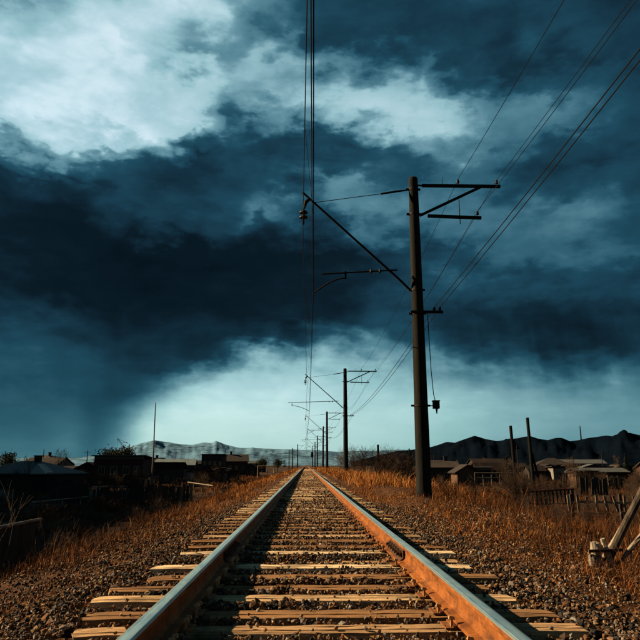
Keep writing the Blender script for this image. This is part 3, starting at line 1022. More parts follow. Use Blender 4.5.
# loose broken boards beside the left rail
for loc, rz, L, lab in (((-1.62, 6.35, -0.25), 0.32, 0.62, 'longer splintered pale board lying on gravel outside the shaded rail'),
                        ((-1.45, 6.0, -0.25), 0.24, 0.36, 'short splintered pale stick lying beside the longer board')):
    b = MB()
    b.tube([(-L / 2, 0, 0), (-L * 0.2, 0.01, 0.012), (L * 0.2, -0.006, 0.01), (L / 2, 0.004, 0)], [0.012, 0.022, 0.02, 0.008], 6)
    tag(b.build('broken_board', 'weathered_board', None, loc, (0.2, 0, rz)), lab, 'board')


# ------------------------------------------------------------------ catenary masts
def make_mast(long_arm, with_box):
    root = thing('catenary_mast', 'x', 'mast')
    b = MB()
    prof = [(0.215, -0.9), (0.208, 0.0), (0.19, 2.2), (0.172, 4.6), (0.153, 7.0), (0.138, 8.95), (0.136, 9.05), (0.122, 9.09)]
    b.lathe(prof, n=26)
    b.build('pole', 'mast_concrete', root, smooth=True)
    for z, r in ((8.72, 0.150), (7.93, 0.156), (5.60, 0.175), (4.90, 0.180)) + (((2.28, 0.198),) if with_box else ()):
        q = MB()
        q.lathe([(r - 0.012, -0.035), (r, -0.033), (r, 0.033), (r - 0.012, 0.035)], (0, 0, z), 22)
        q.box((-r - 0.03, 0, z), (0.09, 0.07, 0.05))
        q.box((r + 0.02, 0, z), (0.07, 0.06, 0.05))
        q.build('clamp_band', 'mast_steel', root)
    q = MB()
    q.tube([(-0.2, 0, 5.60), (-0.52, 0, 5.93), (-3.31, 0, 8.59)], [0.036, 0.036, 0.032], 8)
    q.build('cantilever_strut', 'mast_steel', root)
    q = MB()
    q.tube([(-0.19, 0, 8.70), (-0.55, 0, 8.645), (-0.98, 0, 8.57)], [0.024, 0.036, 0.030], 8)
    q.tube([(-0.98, 0, 8.57), (-2.99, 0, 8.27)], 0.011, 6)
    q.build('tie_rod', 'mast_steel', root)
    q = MB()
    q.tube([(-3.10, 0, 8.40), (-3.22, 0, 8.28), (-3.27, 0, 8.06)], [0.05, 0.06, 0.022], 8)
    q.build('hanger', 'mast_steel', root)
    for k in range(2):
        q = MB()
        q.lathe([(0.03, 0.07), (0.05, 0.055), (0.125, -0.01), (0.128, -0.03), (0.05, -0.035), (0.03, -0.07)], (-3.28, 0, 7.97 - 0.15 * k), 14)
        q.build('insulator', 'insulator_glass', root)
    q = MB()
    q.tube([(-3.28, 0, 7.76), (-3.28, 0, 7.64)], 0.018, 6)
    q.box((-3.28, 0, 7.63), (0.05, 0.2, 0.05))
    q.build('wire_clamp', 'mast_steel', root)
    xa = -4.68 if long_arm else -2.76
    xs = -4.35 if long_arm else -2.06
    q = MB()
    q.tube([(-0.55, 0, 6.20), (xa, 0, 6.06)], 0.024, 8)
    q.build('register_arm', 'mast_steel', root)
    for x in (-1.06, -1.32):
        q = MB()
        z = 6.20 + (x + 0.55) * 0.066
        q.tube([(x - 0.035, 0, z), (x - 0.02, 0, z), (x + 0.02, 0, z), (x + 0.035, 0, z)], [0.03, 0.072, 0.072, 0.03], 10)
        q.build('insulator', 'insulator_glass', root)
    zt = 6.20 + (xs + 0.55) * 0.066
    xe = -2.92 if long_arm else -3.0
    q = MB()
    q.box((xs, 0, zt - 0.07), (0.06, 0.05, 0.22))
    pts = []
    for k in range(7):
        t = k / 6
        pts.append((xs + (xe - xs) * t, 0, zt - 0.15 - 0.48 * (t ** 1.7)))
    q.tube(pts, 0.022, 8)
    q.build('steady_arm', 'mast_steel', root)
    # telegraph brackets
    q = MB()
    q.bar((0.26, 0, 8.85), (2.62, 0, 8.84), 0.08, 0.085)
    q.tube([(0.12, 0, 8.85), (0.28, 0, 8.85)], 0.03, 8)
    q.build('crossarm', 'mast_steel', root)
    q = MB()
    q.bar((0.40, 0, 7.88), (1.99, 0, 7.83), 0.08, 0.085)
    q.build('crossarm', 'mast_steel', root)
    q = MB()
    q.bar((0.15, -0.065, 7.86), (2.03, -0.065, 8.80), 0.05, 0.075)
    q.build('brace', 'mast_steel', root)
    q = MB()
    q.tube([(1.37, 0.06, 8.42), (1.37, 0.06, 7.66)], 0.014, 6)
    q.tube([(0.86, 0, 8.86), (0.90, 0, 9.13)], 0.009, 6)
    q.build('hanging_rod', 'mast_steel', root)
    for x, z in ((1.35, 8.885), (2.52, 8.885), (1.88, 7.875)):
        q = MB()
        q.lathe([(0.014, 0), (0.014, 0.05), (0.045, 0.055), (0.05, 0.10), (0.03, 0.115), (0.042, 0.13), (0.038, 0.155), (0.012, 0.17)], (x, 0, z), 10)
        q.build('pin_insulator', 'insulator_glass', root)
    q = MB()
    q.bar((-0.24, -0.21, 4.90), (0.68, -0.21, 4.90), 0.06, 0.075)
    q.build('small_crossarm', 'mast_steel', root)
    for x in (0.60, 0.44):
        q = MB()
        q.lathe([(0.012, 0), (0.03, 0.02), (0.038, 0.08), (0.02, 0.11)], (x, -0.21, 4.93), 8)
        q.build('pin_insulator', 'insulator_glass', root)
    if with_box:
        q = MB()
        q.box((0.30, 0, 2.28), (0.24, 0.03, 0.03))
        q.box((0.42, 0, 2.30), (0.17, 0.16, 0.20))
        q.box((0.42, 0, 2.412), (0.20, 0.19, 0.025))
        q.tube([(0.43, 0, 2.20), (0.43, 0, 2.06)], [0.035, 0.012], 8)
        q.build('cable_box', 'mast_steel', root)
        q = MB()
        q.tube([(0.24, -0.21, 4.87), (0.27, -0.12, 4.2), (0.31, -0.04, 3.3), (0.36, 0, 2.6), (0.40, 0, 2.42)], 0.011, 6)
        q.build('cable', 'wire_metal', root)
    return root


MAST_POS = [(3.1, -19.0), (3.1, 17.6), (3.11, 52.0), (3.06, 97.0), (3.42, 135.0), (3.02, 178.0), (3.02, 225.0), (2.70, 275.0)]
MAST_LABEL = ['concrete catenary mast standing behind the viewpoint beside the track',
              'tall dark tapered concrete catenary mast with a small hanging cable box',
              'second catenary mast along the track, next beyond the mast with cable box',
              'third catenary mast along the track, three spans short of the far signal',
              'fourth catenary mast along the track, leaning slightly over the grass shoulder',
              'fifth catenary mast along the track, small and slim in the distance',
              'sixth catenary mast along the track, just before the signal',
              'farthest thin catenary mast along the track, just beyond the signal']
mast_a = make_mast(False, True)
mast_b = make_mast(True, False)
mast_c = make_mast(False, False)
MASTS = []
for i, (x, y) in enumerate(MAST_POS):
    if i == 1:
        m = mast_a
    elif i == 2:
        m = mast_b
    elif i == 3:
        m = mast_c
    else:
        m = copy_tree(mast_b if i % 2 == 0 and i > 0 else mast_c)
    zs = 1.0 if i < 2 else (0.93 if i == 2 else 0.945)
    m.location = (x, y, 0)
    m.scale = (1, 1, zs)
    m.rotation_euler = (0, 0.012 if i == 4 else 0, 0)
    tag(m, MAST_LABEL[i], 'mast', 'catenary masts along the track')
    MASTS.append((x, y, zs))


# ------------------------------------------------------------------ wires
def wire(name, label, pts, sag, rad, cat='wire', group=None, segs=14, mat='wire_metal', grow=True):
    """pts: support points; every span hangs down by sag (fraction of its length squared)"""
    q = MB()
    line = []
    for a, b_ in zip(pts[:-1], pts[1:]):
        a, b_ = Vector(a), Vector(b_)
        L = (b_ - a).length
        s = sag(L)
        for k in range(segs):
            t = k / segs
            p = a.lerp(b_, t)
            p.z -= 4 * s * t * (1 - t)
            line.append(p)
    line.append(Vector(pts[-1]))
    q.tube(line, rad, 5)
    o = q.build(name, mat)
    tag(o, label, cat, group)
    return o, line


def sup(dx, z, dy=0.0, rng_=None):
    return [(x + dx, y + dy, z * zs) for (x, y, zs) in (MASTS if rng_ is None else MASTS[rng_[0]:rng_[1]])]


mx = [0.21, -0.20, -0.02, -0.16, 0.0, -0.1, 0.0, -0.1]
msg_pts = [(mx[i], y, 7.62 * zs) for i, (x, y, zs) in enumerate(MASTS)]
msg, mline = wire('messenger_wire', 'sagging upper messenger wire hung from the mast cantilevers above the track', msg_pts, lambda L: L * L * 0.00042, 0.010, group='overhead line wires')
cx1 = [-0.33, 0.09, 0.18, 0.05, 0.2, 0.05, 0.2, 0.05]
con_pts = [(cx1[i], y, 5.40 * zs) for i, (x, y, zs) in enumerate(MASTS)]
wire('contact_wire', 'one of the twin taut contact wires hung level above the track', con_pts, lambda L: L * 0.0012, 0.0085, group='twin contact wires')
wire('contact_wire', 'one of the twin taut contact wires hung level above the track', [(a + 0.028, b_, c) for a, b_, c in con_pts], lambda L: L * 0.0012, 0.0085, group='twin contact wires')
# droppers tie the contact wires to the messenger
for i in range(len(MASTS) - 1):
    ya, yb = MASTS[i][1], MASTS[i + 1][1]
    nd = 5
    for k in range(1, nd + 1):
        t = k / (nd + 1)
        pm = Vector(msg_pts[i]).lerp(Vector(msg_pts[i + 1]), t)
        L = yb - ya
        pm.z -= 4 * L * L * 0.00042 * t * (1 - t)
        pc = Vector(con_pts[i]).lerp(Vector(con_pts[i + 1]), t)
        q = MB()
        q.tube([pm, pc + Vector((0.02, 0, 0))], 0.005, 4)
        q.build('dropper', 'wire_metal', msg)

tsag = lambda L: L * L * 0.00038
wire('telegraph_wire', 'telegraph wire on the inner pin of the upper mast crossarm', sup(1.35, 9.05), tsag, 0.008, group='telegraph wires')
wire('telegraph_wire', 'telegraph wire on the outer pin of the upper mast crossarm', sup(2.52, 9.05), tsag, 0.008, group='telegraph wires')
wire('telegraph_wire', 'telegraph wire on the end pin of the lower mast crossarm', sup(1.88, 8.04), tsag, 0.008, group='telegraph wires')
# feeder pair along the small crossarms
for j, dx in enumerate((0.60, 0.44)):
    pts = [(6.62 - 0.36 * j, -19.0, 10.5 - 0.45 * j)] + [(x + dx, y - 0.21, 5.04 * zs) for x, y, zs in MASTS[1:]]
    wire('feeder_wire', ['feeder wire on the outer pin of the small mast bracket', 'feeder wire on the inner pin of the small mast bracket'][j], pts, tsag, 0.010, group='feeder wires')

up = thing('utility_pole', 'round timber utility pole behind the viewpoint carrying two feeder wires', 'pole', (6.3, -19.14, -1.2))
q = MB()
q.lathe([(0.15, -0.5), (0.14, 0), (0.11, 11.9), (0.08, 11.95)], n=14)
q.build('pole', 'tarred_wood', up)
for zc in (11.25, 11.7):
    q = MB()
    q.bar((-0.5, 0.13, zc - 0.07), (0.5, 0.13, zc - 0.07), 0.09, 0.1)
    q.build('crossarm', 'tarred_wood', up)

# masts of the other line far off, left of the track
for (x, y, h, lab) in ((-6.6, 250, 6.3, 'thin line mast across the track from the signal, farthest from the rails'), (-4.87, 230, 6.6, 'line mast across the track from the signal, between two others'),
                       (-2.87, 215, 7.4, 'line mast across the track from the signal, closest to the rails')):
    t = thing('line_mast', lab, 'mast', (x, y, 0), 0, 'line masts across from the signal')
    q = MB()
    q.lathe([(0.24, -1.5), (0.22, 0), (0.14, h)], n=10)
    q.build('pole', 'mast_concrete', t)
    q = MB()
    q.bar((-0.2, 0, h - 0.5), (2.2, 0, h - 0.4), 0.08, 0.08)
    q.bar((0.1, 0, h - 2.0), (1.8, 0, h - 0.45), 0.06, 0.06)
    q.build('crossarm', 'mast_steel', t)

# colour light signal
t = thing('railway_signal', 'small dark railway signal head on a post beside the distant track', 'signal', (2.2, 240, -0.35))
q = MB()
q.tube([(0, 0, 0), (0, 0, 5.6)], 0.07, 8)
q.build('post', 'mast_steel', t)
q = MB()
q.box((0, -0.05, 4.75), (0.85, 0.06, 1.9))
q.box((0, -0.15, 4.75), (0.5, 0.16, 1.5))
q.build('signal_head', 'mast_steel', t)
for k in range(3):
    q = MB()
    q.tube([(0, -0.22, 4.3 + 0.45 * k), (0, -0.36, 4.3 + 0.45 * k)], 0.14, 10, True)
    q.build('lens_hood', 'mast_steel', t)


# ------------------------------------------------------------------ buildings
def house(name, label, cat, x, y, w, d, wall_h, roof, roof_h, wall, roofm, rz=0.0, wins=(), door=None, chimney=None, base=-1.95, over=0.3):
    """front wall faces -y; wins: (x along front, sill height, width, height)"""
    t = thing(name, label, cat, (x, y, base), rz)
    b = MB()
    b.box((0, d / 2, wall_h / 2 - 0.2), (w, d, wall_h + 0.4))
    if roof == 'gable_front':
        b.add([(-w / 2, 0, wall_h), (w / 2, 0, wall_h), (0, 0, wall_h + roof_h), (-w / 2, d, wall_h), (w / 2, d, wall_h), (0, d, wall_h + roof_h)], [(0, 1, 2), (4, 3, 5), (0, 2, 5, 3), (1, 4, 5, 2)])
    elif roof == 'gable_side':
        b.add([(-w / 2, 0, wall_h), (-w / 2, d, wall_h), (-w / 2, d / 2, wall_h + roof_h), (w / 2, 0, wall_h), (w / 2, d, wall_h), (w / 2, d / 2, wall_h + roof_h)], [(1, 0, 2), (3, 4, 5), (0, 3, 5, 2), (4, 1, 2, 5)])
    b.build('wall', wall, t)
    r = MB()
    th = 0.10
    W, D = w / 2 + over, over

    def slab(q):
        q = [Vector(p) for p in q]
        nrm = (q[1] - q[0]).cross(q[2] - q[0]).normalized() * th
        if nrm.z < 0:
            nrm = -nrm
        lo = [p + Vector((0, 0, 0.01)) for p in q]
        hi = [p + nrm for p in lo]
        n = len(q)
        r.add(lo + hi, [tuple(range(n))[::-1], tuple(range(n, 2 * n))] + [(i, (i + 1) % n, n + (i + 1) % n, n + i) for i in range(n)])
    if roof == 'gable_side':
        k = over * roof_h / (d / 2)
        slab([(-W, -D, wall_h - k), (W, -D, wall_h - k), (W, d / 2, wall_h + roof_h), (-W, d / 2, wall_h + roof_h)])
        slab([(W, d + D, wall_h - k), (-W, d + D, wall_h - k), (-W, d / 2, wall_h + roof_h), (W, d / 2, wall_h + roof_h)])
    elif roof == 'gable_front':
        k = over * roof_h / (w / 2)
        slab([(-W, d + D, wall_h - k), (-W, -D, wall_h - k), (0, -D, wall_h + roof_h), (0, d + D, wall_h + roof_h)])
        slab([(W, -D, wall_h - k), (W, d + D, wall_h - k), (0, d + D, wall_h + roof_h), (0, -D, wall_h + roof_h)])
    elif roof == 'hip':
        rl = max(0.3, (w - d) / 2)
        A, B = (-rl, d / 2, wall_h + roof_h), (rl, d / 2, wall_h + roof_h)
        c = [(-W, -D, wall_h), (W, -D, wall_h), (W, d + D, wall_h), (-W, d + D, wall_h)]
        slab([c[0], c[1], B, A])
        slab([c[2], c[3], A, B])
        slab([c[1], c[2], B])
        slab([c[3], c[0], A])
    else:
        slab([(-W, -D, wall_h + roof_h), (W, -D, wall_h + roof_h), (W, d + D, wall_h + 0.02), (-W, d + D, wall_h + 0.02)])
        r.box((0, 0.15, wall_h + roof_h / 2 - 0.02), (w, 0.2, roof_h)) if roof_h > 0.15 else None
    ro = r.build('roof', roofm, t)
    if chimney:
        q = MB()
        q.box((chimney[0], d / 2, wall_h + roof_h + chimney[1] / 2 - 0.3), (0.5, 0.5, chimney[1] + 0.6))
        q.box((chimney[0], d / 2, wall_h + roof_h + chimney[1]), (0.64, 0.64, 0.12))
        q.build('chimney', wall, ro)
    for wx, wz, ww, wh in wins:
        q = MB()
        f = 0.09
        q.box((wx, -0.03, wz + f / 2), (ww, 0.10, f))
        q.box((wx, -0.03, wz + wh - f / 2), (ww, 0.10, f))
        for sx in (-1, 0, 1):
            q.box((wx + sx * (ww / 2 - f / 2), -0.025, wz + wh / 2), (f if sx else f * 0.7, 0.09, wh - 2 * f))
        fr = q.build('window', 'frame_paint', t)
        q = MB()
        q.box((wx, -0.005, wz + wh / 2), (ww - 2 * f, 0.03, wh - 2 * f))
        q.build('pane', 'window_glass', fr)
    if door:
        q = MB()
        q.box((door[0], -0.03, door[2] / 2), (door[1], 0.09, door[2]))
        q.build('door', 'dark_board', t)
    return t


# left of the track
house('house', 'low house with grey hipped sheet roof and pale gable face', 'house', -28.0, 62, 8.2, 6.0, 1.75, 'hip', 1.15, 'wall_dark', 'roof_grey', R(-14), ((-2.2, 0.6, 1.2, 0.8), (0.6, 0.6, 1.2, 0.8)), (2.6, 0.9, 1.6), (0.8, 0.6))
q_h = bpy.data.objects['house']
b = MB()
b.add([(2.55, -0.34, 1.80), (4.3, -0.34, 1.80), (3.0, -0.05, 2.75), (2.55, 0.9, 1.85), (4.3, 0.9, 1.85), (3.0, 0.9, 2.75)], [(0, 1, 2), (4, 3, 5), (0, 2, 5, 3), (1, 4, 5, 2), (0, 3, 4, 1)])
tag(b.build('dormer', 'wall_white', q_h), 'pale triangular dormer face')
house('outbuilding', 'small pale outbuilding in front of the grey roofed house', 'shed', -24.5, 50, 2.6, 2.2, 0.85, 'flat', 0.2, 'wall_pale', 'roof_dark', R(-10), ((0, 0.3, 0.5, 0.4),))
house('shed', 'long dark low shed with rusty roof beside the brick hall', 'shed', -27.5, 82, 6.0, 4, 1.7, 'gable_side', 0.7, 'wall_dark', 'roof_rust', R(4), ((-1.4, 0.5, 0.8, 0.7), (1.2, 0.5, 0.8, 0.7)), (0, 0.9, 1.5))
house('brick_hall', 'big dark red brick hall with flat grey roof edge', 'hall', -21.8, 76, 5.6, 7, 3.3, 'flat', 0.35, 'wall_brick', 'roof_grey', R(3), ((-1.9, 1.5, 0.8, 1.0), (-0.5, 1.5, 0.8, 1.0), (0.9, 1.5, 0.8, 1.0), (2.1, 1.5, 0.7, 1.0)))
house('warehouse', 'long warehouse with pale blue green sheet roof', 'warehouse', -24.2, 120, 7.0, 8, 2.6, 'gable_side', 1.05, 'wall_dark', 'roof_teal', R(6), ((-2, 1, 0.9, 0.8), (0, 1, 0.9, 0.8), (2, 1, 0.9, 0.8)))
house('garage_row', 'low garage row with a pale plaster wall below the warehouse', 'garage', -18.9, 95, 4.2, 3.5, 1.55, 'flat', 0.2, 'wall_pale', 'roof_dark', R(2), (), (-1.0, 1.0, 1.3))
house('storehouse', 'low storehouse with white plastered front wall', 'storehouse', -15.7, 110, 3.7, 4, 1.85, 'flat', 0.2, 'wall_white', 'roof_dark', R(0), ((0.9, 0.7, 0.6, 0.6),))
house('garage', 'black fronted garage adjoining the white storehouse', 'garage', -18.75, 111, 2.0, 4, 1.9, 'flat', 0.2, 'wall_dark', 'roof_dark', R(0), (), (0, 1.4, 1.6))
house('apartment_block', 'dark two storey block with rows of windows behind the storehouse', 'building', -21.6, 150, 5.0, 6, 4.6, 'flat', 0.4, 'wall_dark', 'roof_dark', R(0), [(-1.7 + 1.15 * i, 0.8 + 1.8 * j, 0.7, 0.9) for i in range(4) for j in range(2)])
house('gabled_house', 'tall dark house with steep gable and brick chimney', 'house', -17.6, 165, 5.6, 6, 3.6, 'gable_side', 1.6, 'wall_brick', 'roof_dark', R(8), [(-1.6 + 1.6 * i, 1.4, 0.9, 1.1) for i in range(3)], None, (-1.4, 0.8))
house('cottage', 'small dark cottage near the yellow pipe arch', 'house', -11.6, 140, 2.6, 4, 1.9, 'gable_front', 0.8, 'wall_dark', 'roof_dark', R(0), ((0, 0.7, 0.7, 0.7),))
house('hut', 'tiny tan walled hut below the storehouse', 'hut', -12.6, 112, 1.6, 2, 1.35, 'flat', 0.2, 'wall_tan', 'roof_dark', R(-5), (), (0.3, 0.5, 1.1))
house('far_house', 'far house with rusty hipped roof beside the crane', 'house', -43, 170, 8, 7, 3.2, 'hip', 1.6, 'wall_dark', 'roof_rust', R(-10), ((-2, 1, 1, 1), (1.5, 1, 1, 1)))
house('far_house', 'far low house with dark gabled roof between brick hall and warehouse', 'house', -33.5, 140, 5.0, 6, 2.9, 'gable_side', 1.2, 'wall_dark', 'roof_dark', R(4), ((-1.2, 1, 0.9, 0.9), (1.2, 1, 0.9, 0.9)), None, (1, 0.6))
house('far_house', 'far house with dark hip roof behind the grey roofed house', 'house', -62, 150, 9, 8, 3.0, 'hip', 1.8, 'wall_brick', 'roof_dark', R(-12), ((-2, 1, 1, 1), (2, 1, 1, 1)), None, (1, 0.7))
house('far_house', 'far pale walled house under bare trees behind the brick hall', 'house', -48, 118, 6.5, 6, 2.7, 'gable_side', 1.2, 'wall_pale', 'roof_rust', R(-8), ((-1.5, 1, 0.9, 0.9), (1.5, 1, 0.9, 0.9)))
house('far_shed', 'far dark flat shed below the snowy hills', 'shed', -30, 210, 12, 6, 3.0, 'gable_side', 0.9, 'wall_dark', 'roof_rust', R(3), [(-4 + 2 * i, 1.2, 0.9, 0.9) for i in range(5)])
house('far_shed', 'far long shed with grey roof between the apartment block and cottage', 'shed', -19.5, 230, 10, 6, 3.2, 'gable_side', 0.9, 'wall_brick', 'roof_grey', R(0), [(-3 + 2 * i, 1.2, 0.9, 0.9) for i in range(4)])
# right of the track
house('cottage', 'small cottage with tan front wall by the white railing', 'house', 17.4, 70, 2.4, 3, 1.9, 'gable_front', 0.7, 'wall_tan', 'roof_dark', R(0), ((0, 0.8, 0.6, 0.6),))
house('long_house', 'long dark house with a gabled roof behind the grass shoulder', 'house', 18.8, 92, 5.2, 5, 2.3, 'gable_side', 0.9, 'wall_dark', 'roof_dark', R(-6), ((-1.4, 0.9, 0.8, 0.8), (1.0, 0.9, 0.8, 0.8)), None, (1.2, 0.6))
house('barn', 'dark barn with rusty roof behind the two bare posts', 'barn', 37.5, 128, 8, 6, 2.6, 'gable_side', 1.2, 'wall_dark', 'roof_rust', R(5), ((-2, 1, 0.9, 0.8), (1.5, 1, 0.9, 0.8)))
house('house', 'pale walled small house behind the taller bare post', 'house', 39.6, 100, 3.0, 4, 2.1, 'flat', 0.25, 'wall_pale', 'roof_dark', R(0), ((-0.6, 0.8, 0.6, 0.7), (0.7, 0.8, 0.6, 0.7)))
house('hut', 'small tan hut with flat roof behind the picket fence', 'hut', 29.3, 68, 2.1, 2.5, 1.75, 'flat', 0.2, 'wall_tan', 'roof_dark', R(-4), ((0.4, 0.7, 0.5, 0.5),), (-0.5, 0.6, 1.4))
house('row_house', 'long low house with pale roof edge and dark windows', 'house', 39.0, 85, 6.2, 5, 1.7, 'gable_side', 0.45, 'wall_brick', 'roof_grey', R(-5), [(-2.2 + 1.1 * i, 0.6, 0.6, 0.6) for i in range(5)])
house('farmhouse', 'dark red walled farmhouse beyond the row house', 'house', 45.5, 80, 5.4, 5, 2.2, 'gable_side', 0.7, 'wall_brick', 'roof_dark', R(-8), ((-1.3, 0.8, 0.8, 0.7), (1.0, 0.8, 0.8, 0.7)), None, (-1, 0.6))
house('far_shed', 'far pale sheds in a long row under the dark hills', 'shed', 69, 162, 12, 6, 3.0, 'gable_side', 0.9, 'wall_pale', 'roof_grey', R(-6), [(-4 + 2 * i, 1.2, 0.9, 0.8) for i in range(5)])
house('far_house', 'far dark hip roofed house under the antenna hill', 'house', 52, 135, 7, 6, 2.6, 'hip', 1.4, 'wall_dark', 'roof_dark', R(-6), ((-1.6, 1, 0.9, 0.8), (1.6, 1, 0.9, 0.8)))
house('far_house', 'far house with rusty gable roof behind the small conifers', 'house', 24, 170, 7, 6, 2.7, 'gable_side', 1.3, 'wall_brick', 'roof_rust', R(2), ((-1.6, 1, 0.9, 0.8), (1.6, 1, 0.9, 0.8)))

# the crane beyond the brick hall
t = thing('crane', 'derrick crane with raised lattice boom above the far trees', 'crane', (-71, 260, -2), 0)
q = MB()
q.box((0, 0, 1.2), (2.4, 2.4, 2.4))
q.bar((0.4, 0, 2.0), (0.4, 0, 10.8), 0.25, 0.25)
q.build('tower', 'mast_steel', t)
q = MB()
a_, b_ = Vector((0.3, 0, 7.2)), Vector((-4.6, 0, 13.0))
for off in (-0.28, 0.28):
    q.bar(a_ + Vector((off, 0, off * 0.8)), b_ + Vector((off * 0.4, 0, off * 0.3)), 0.12, 0.12)
for k in range(9):
    p0, p1 = a_.lerp(b_, k / 9), a_.lerp(b_, (k + 1) / 9)
    s_ = -1 if k % 2 else 1
    q.bar(p0 + Vector((0.25 * s_, 0, 0.2 * s_)), p1 - Vector((0.2 * s_, 0, 0.16 * s_)), 0.08, 0.08)
q.build('boom', 'mast_steel', t)
q = MB()
q.tube([(0.4, 0, 10.7), (-4.55, 0, 13.0)], 0.05, 5)
q.tube([(-4.5, 0, 12.9), (-4.5, 0, 9.6)], 0.04, 5)
q.build('cable', 'wire_metal', t)

# hill-top antenna
t = thing('antenna_mast', 'thin antenna mast on the crest of the dark hills', 'antenna', (915, 2130, 60), 0)
q = MB()
for sx, sy in ((-1, -1), (1, -1), (1, 1), (-1, 1)):
    q.bar((sx * 2.0, sy * 2.0, 0), (sx * 0.5, sy * 0.5, 68), 0.9, 0.9)
for k in range(10):
    z0, z1 = k * 6.8, (k + 1) * 6.8
    r0, r1 = 2.0 - 1.5 * z0 / 68, 2.0 - 1.5 * z1 / 68
    q.bar((-r0, -r0, z0), (r1, -r1, z1), 0.5, 0.5)
    q.bar((r0, r0, z0), (-r1, r1, z1), 0.5, 0.5)
q.build('lattice', 'mast_steel', t)

# ------------------------------------------------------------------ posts, pipes and fences on the left
t = thing('flag_mast', 'tall slender grey steel mast standing alone beside the pipe fence', 'mast', (-12.95, 55, -1.95))
q = MB()
q.tube([(0, 0, -0.4), (0, 0, 4.0), (-0.06, 0, 7.85)], [0.075, 0.06, 0.035], 10)
q.build('pole', 'grey_post', t)
q = MB()
q.box((0, 0, 0.02), (0.4, 0.4, 0.12))
q.build('base_plate', 'old_concrete', t)

t = thing('pipe_gate', 'pale pipe portal frame raised over the yard gateway', 'gate', (-13.4, 45, -1.9))
for sx in (-0.95, -0.72, 0.68, 0.92):
    q = MB()
    q.tube([(sx, sx * 0.9, -0.3), (sx, sx * 0.9, 1.16 if abs(sx) > 0.8 else 1.14)], 0.035, 8)
    q.build('post', 'pale_pipe', t)
q = MB()
q.tube([(-0.95, -0.855, 1.16), (0.92, 0.83, 1.13)], 0.035, 8)
q.build('top_pipe', 'pale_pipe', t)


def pipe_line(name, label, pts, rad, mat, posts, cat='pipe'):
    t_ = thing(name, label, cat, (pts[0][0], pts[0][1], ground_z(pts[0][0], pts[0][1])))
    o = t_.location
    q_ = MB()
    q_.tube([Vector(p) - o for p in pts], rad, 8)
    q_.build('pipe', mat, t_)
    for k in range(posts):
        u = (k + 0.5) / posts * (len(pts) - 1)
        i = min(int(u), len(pts) - 2)
        p = Vector(pts[i]).lerp(Vector(pts[i + 1]), u - i)
        q_ = MB()
        zg = ground_z(p.x, p.y)
        q_.tube([Vector((p.x, p.y, zg - 0.2)) - o, p - o], rad * 0.8, 6)
        q_.build('post', mat, t_)
    return t_


pipe_line('pipe_fence', 'pale pipe rail running from the yard portal past the low sheds', [(-15.9, 38.5, -1.42), (-14.4, 43.9, -1.36)], 0.035, 'pale_pipe', 3, 'fence')
pipe_line('pipe_fence', 'grey pipe rail with close posts beyond the portal toward the mast', [(-12.5, 46.0, -1.25), (-11.9, 54, -1.25), (-11.4, 63, -1.22)], 0.035, 'grey_post', 10, 'fence')
pipe_line('pipe_arch', 'pale yellow gas pipe arch beside the far embankment', [(-8.95, 120, -1.8), (-8.95, 120, 0.5), (-5.95, 120, 0.5), (-5.95, 120, -0.8), (-6.6, 118.6, -1.0)], 0.085, 'yellow_pipe', 0)
pipe_line('loose_pipe', 'fallen pale pipe on trestle below the white storehouse', [(-13.0, 72, -1.15), (-9.4, 66, -1.35)], 0.05, 'pale_pipe', 2)

t = thing('panel_fence', 'low fence of dark boards behind the grey pipe rail', 'fence', (-13.4, 47, -1.9))
for k in range(14):
    q = MB()
    q.box((0.02 * (k % 3) + k * 0.10, k * 0.72, 0.36 + 0.03 * ((k * 7) % 3)), (0.05, 0.66, 0.9))
    q.build('board', 'dark_board', t)

# dark board fence with a pale top rail close to the left slope
t = thing('board_fence', 'dark board fence with a pale top rail below the slope', 'fence', (-6.65, 8.0, -1.7))
for k in range(56):
    q = MB()
    zt = 1.06 + 0.02 * math.sin(k * 2.3)
    y = 0.15 * k
    zb = ground_z(-6.65, 8 + y) + 1.7 - 0.1
    q.box((0.012 * math.sin(k * 5.1), y, (zt + zb) / 2), (0.025, 0.142, zt - zb))
    q.build('board', 'dark_board', t)
q = MB()
q.tube([(0.05, -0.1, 1.09), (0.06, 4.0, 1.10), (0.04, 8.5, 1.08)], 0.035, 8)
q.build('top_rail', 'pale_pipe', t)
for k in range(5):
    q = MB()
    q.box((-0.06, 2.05 * k, 0.45), (0.08, 0.08, 1.3))
    q.build('post', 'dark_board', t)

# timber and iron junk in the yard: low beams
for (x, y, L, rz, mat, lab) in ((-17.5, 33, 4.0, 0.15, 'pale_pipe', 'long pale beam lying in the dark yard beyond the board fence'),
                                (-13.6, 27, 2.8, 0.25, 'weathered_board', 'weathered plank lying in the yard behind the board fence'),
                                (-15.5, 40, 2.2, -0.2, 'weathered_board', 'short plank lying near the yard portal')):
    b = MB()
    b.box((0, 0, 0.11), (L, 0.16, 0.10))
    b.box((-L * 0.4, 0, 0.0), (0.2, 0.3, 0.14))
    b.box((L * 0.4, 0, 0.0), (0.2, 0.3, 0.14))
    tag(b.build('beam', mat, None, (x, y, ground_z(x, y) + 0.05), (0, 0, rz)), lab, 'beam')

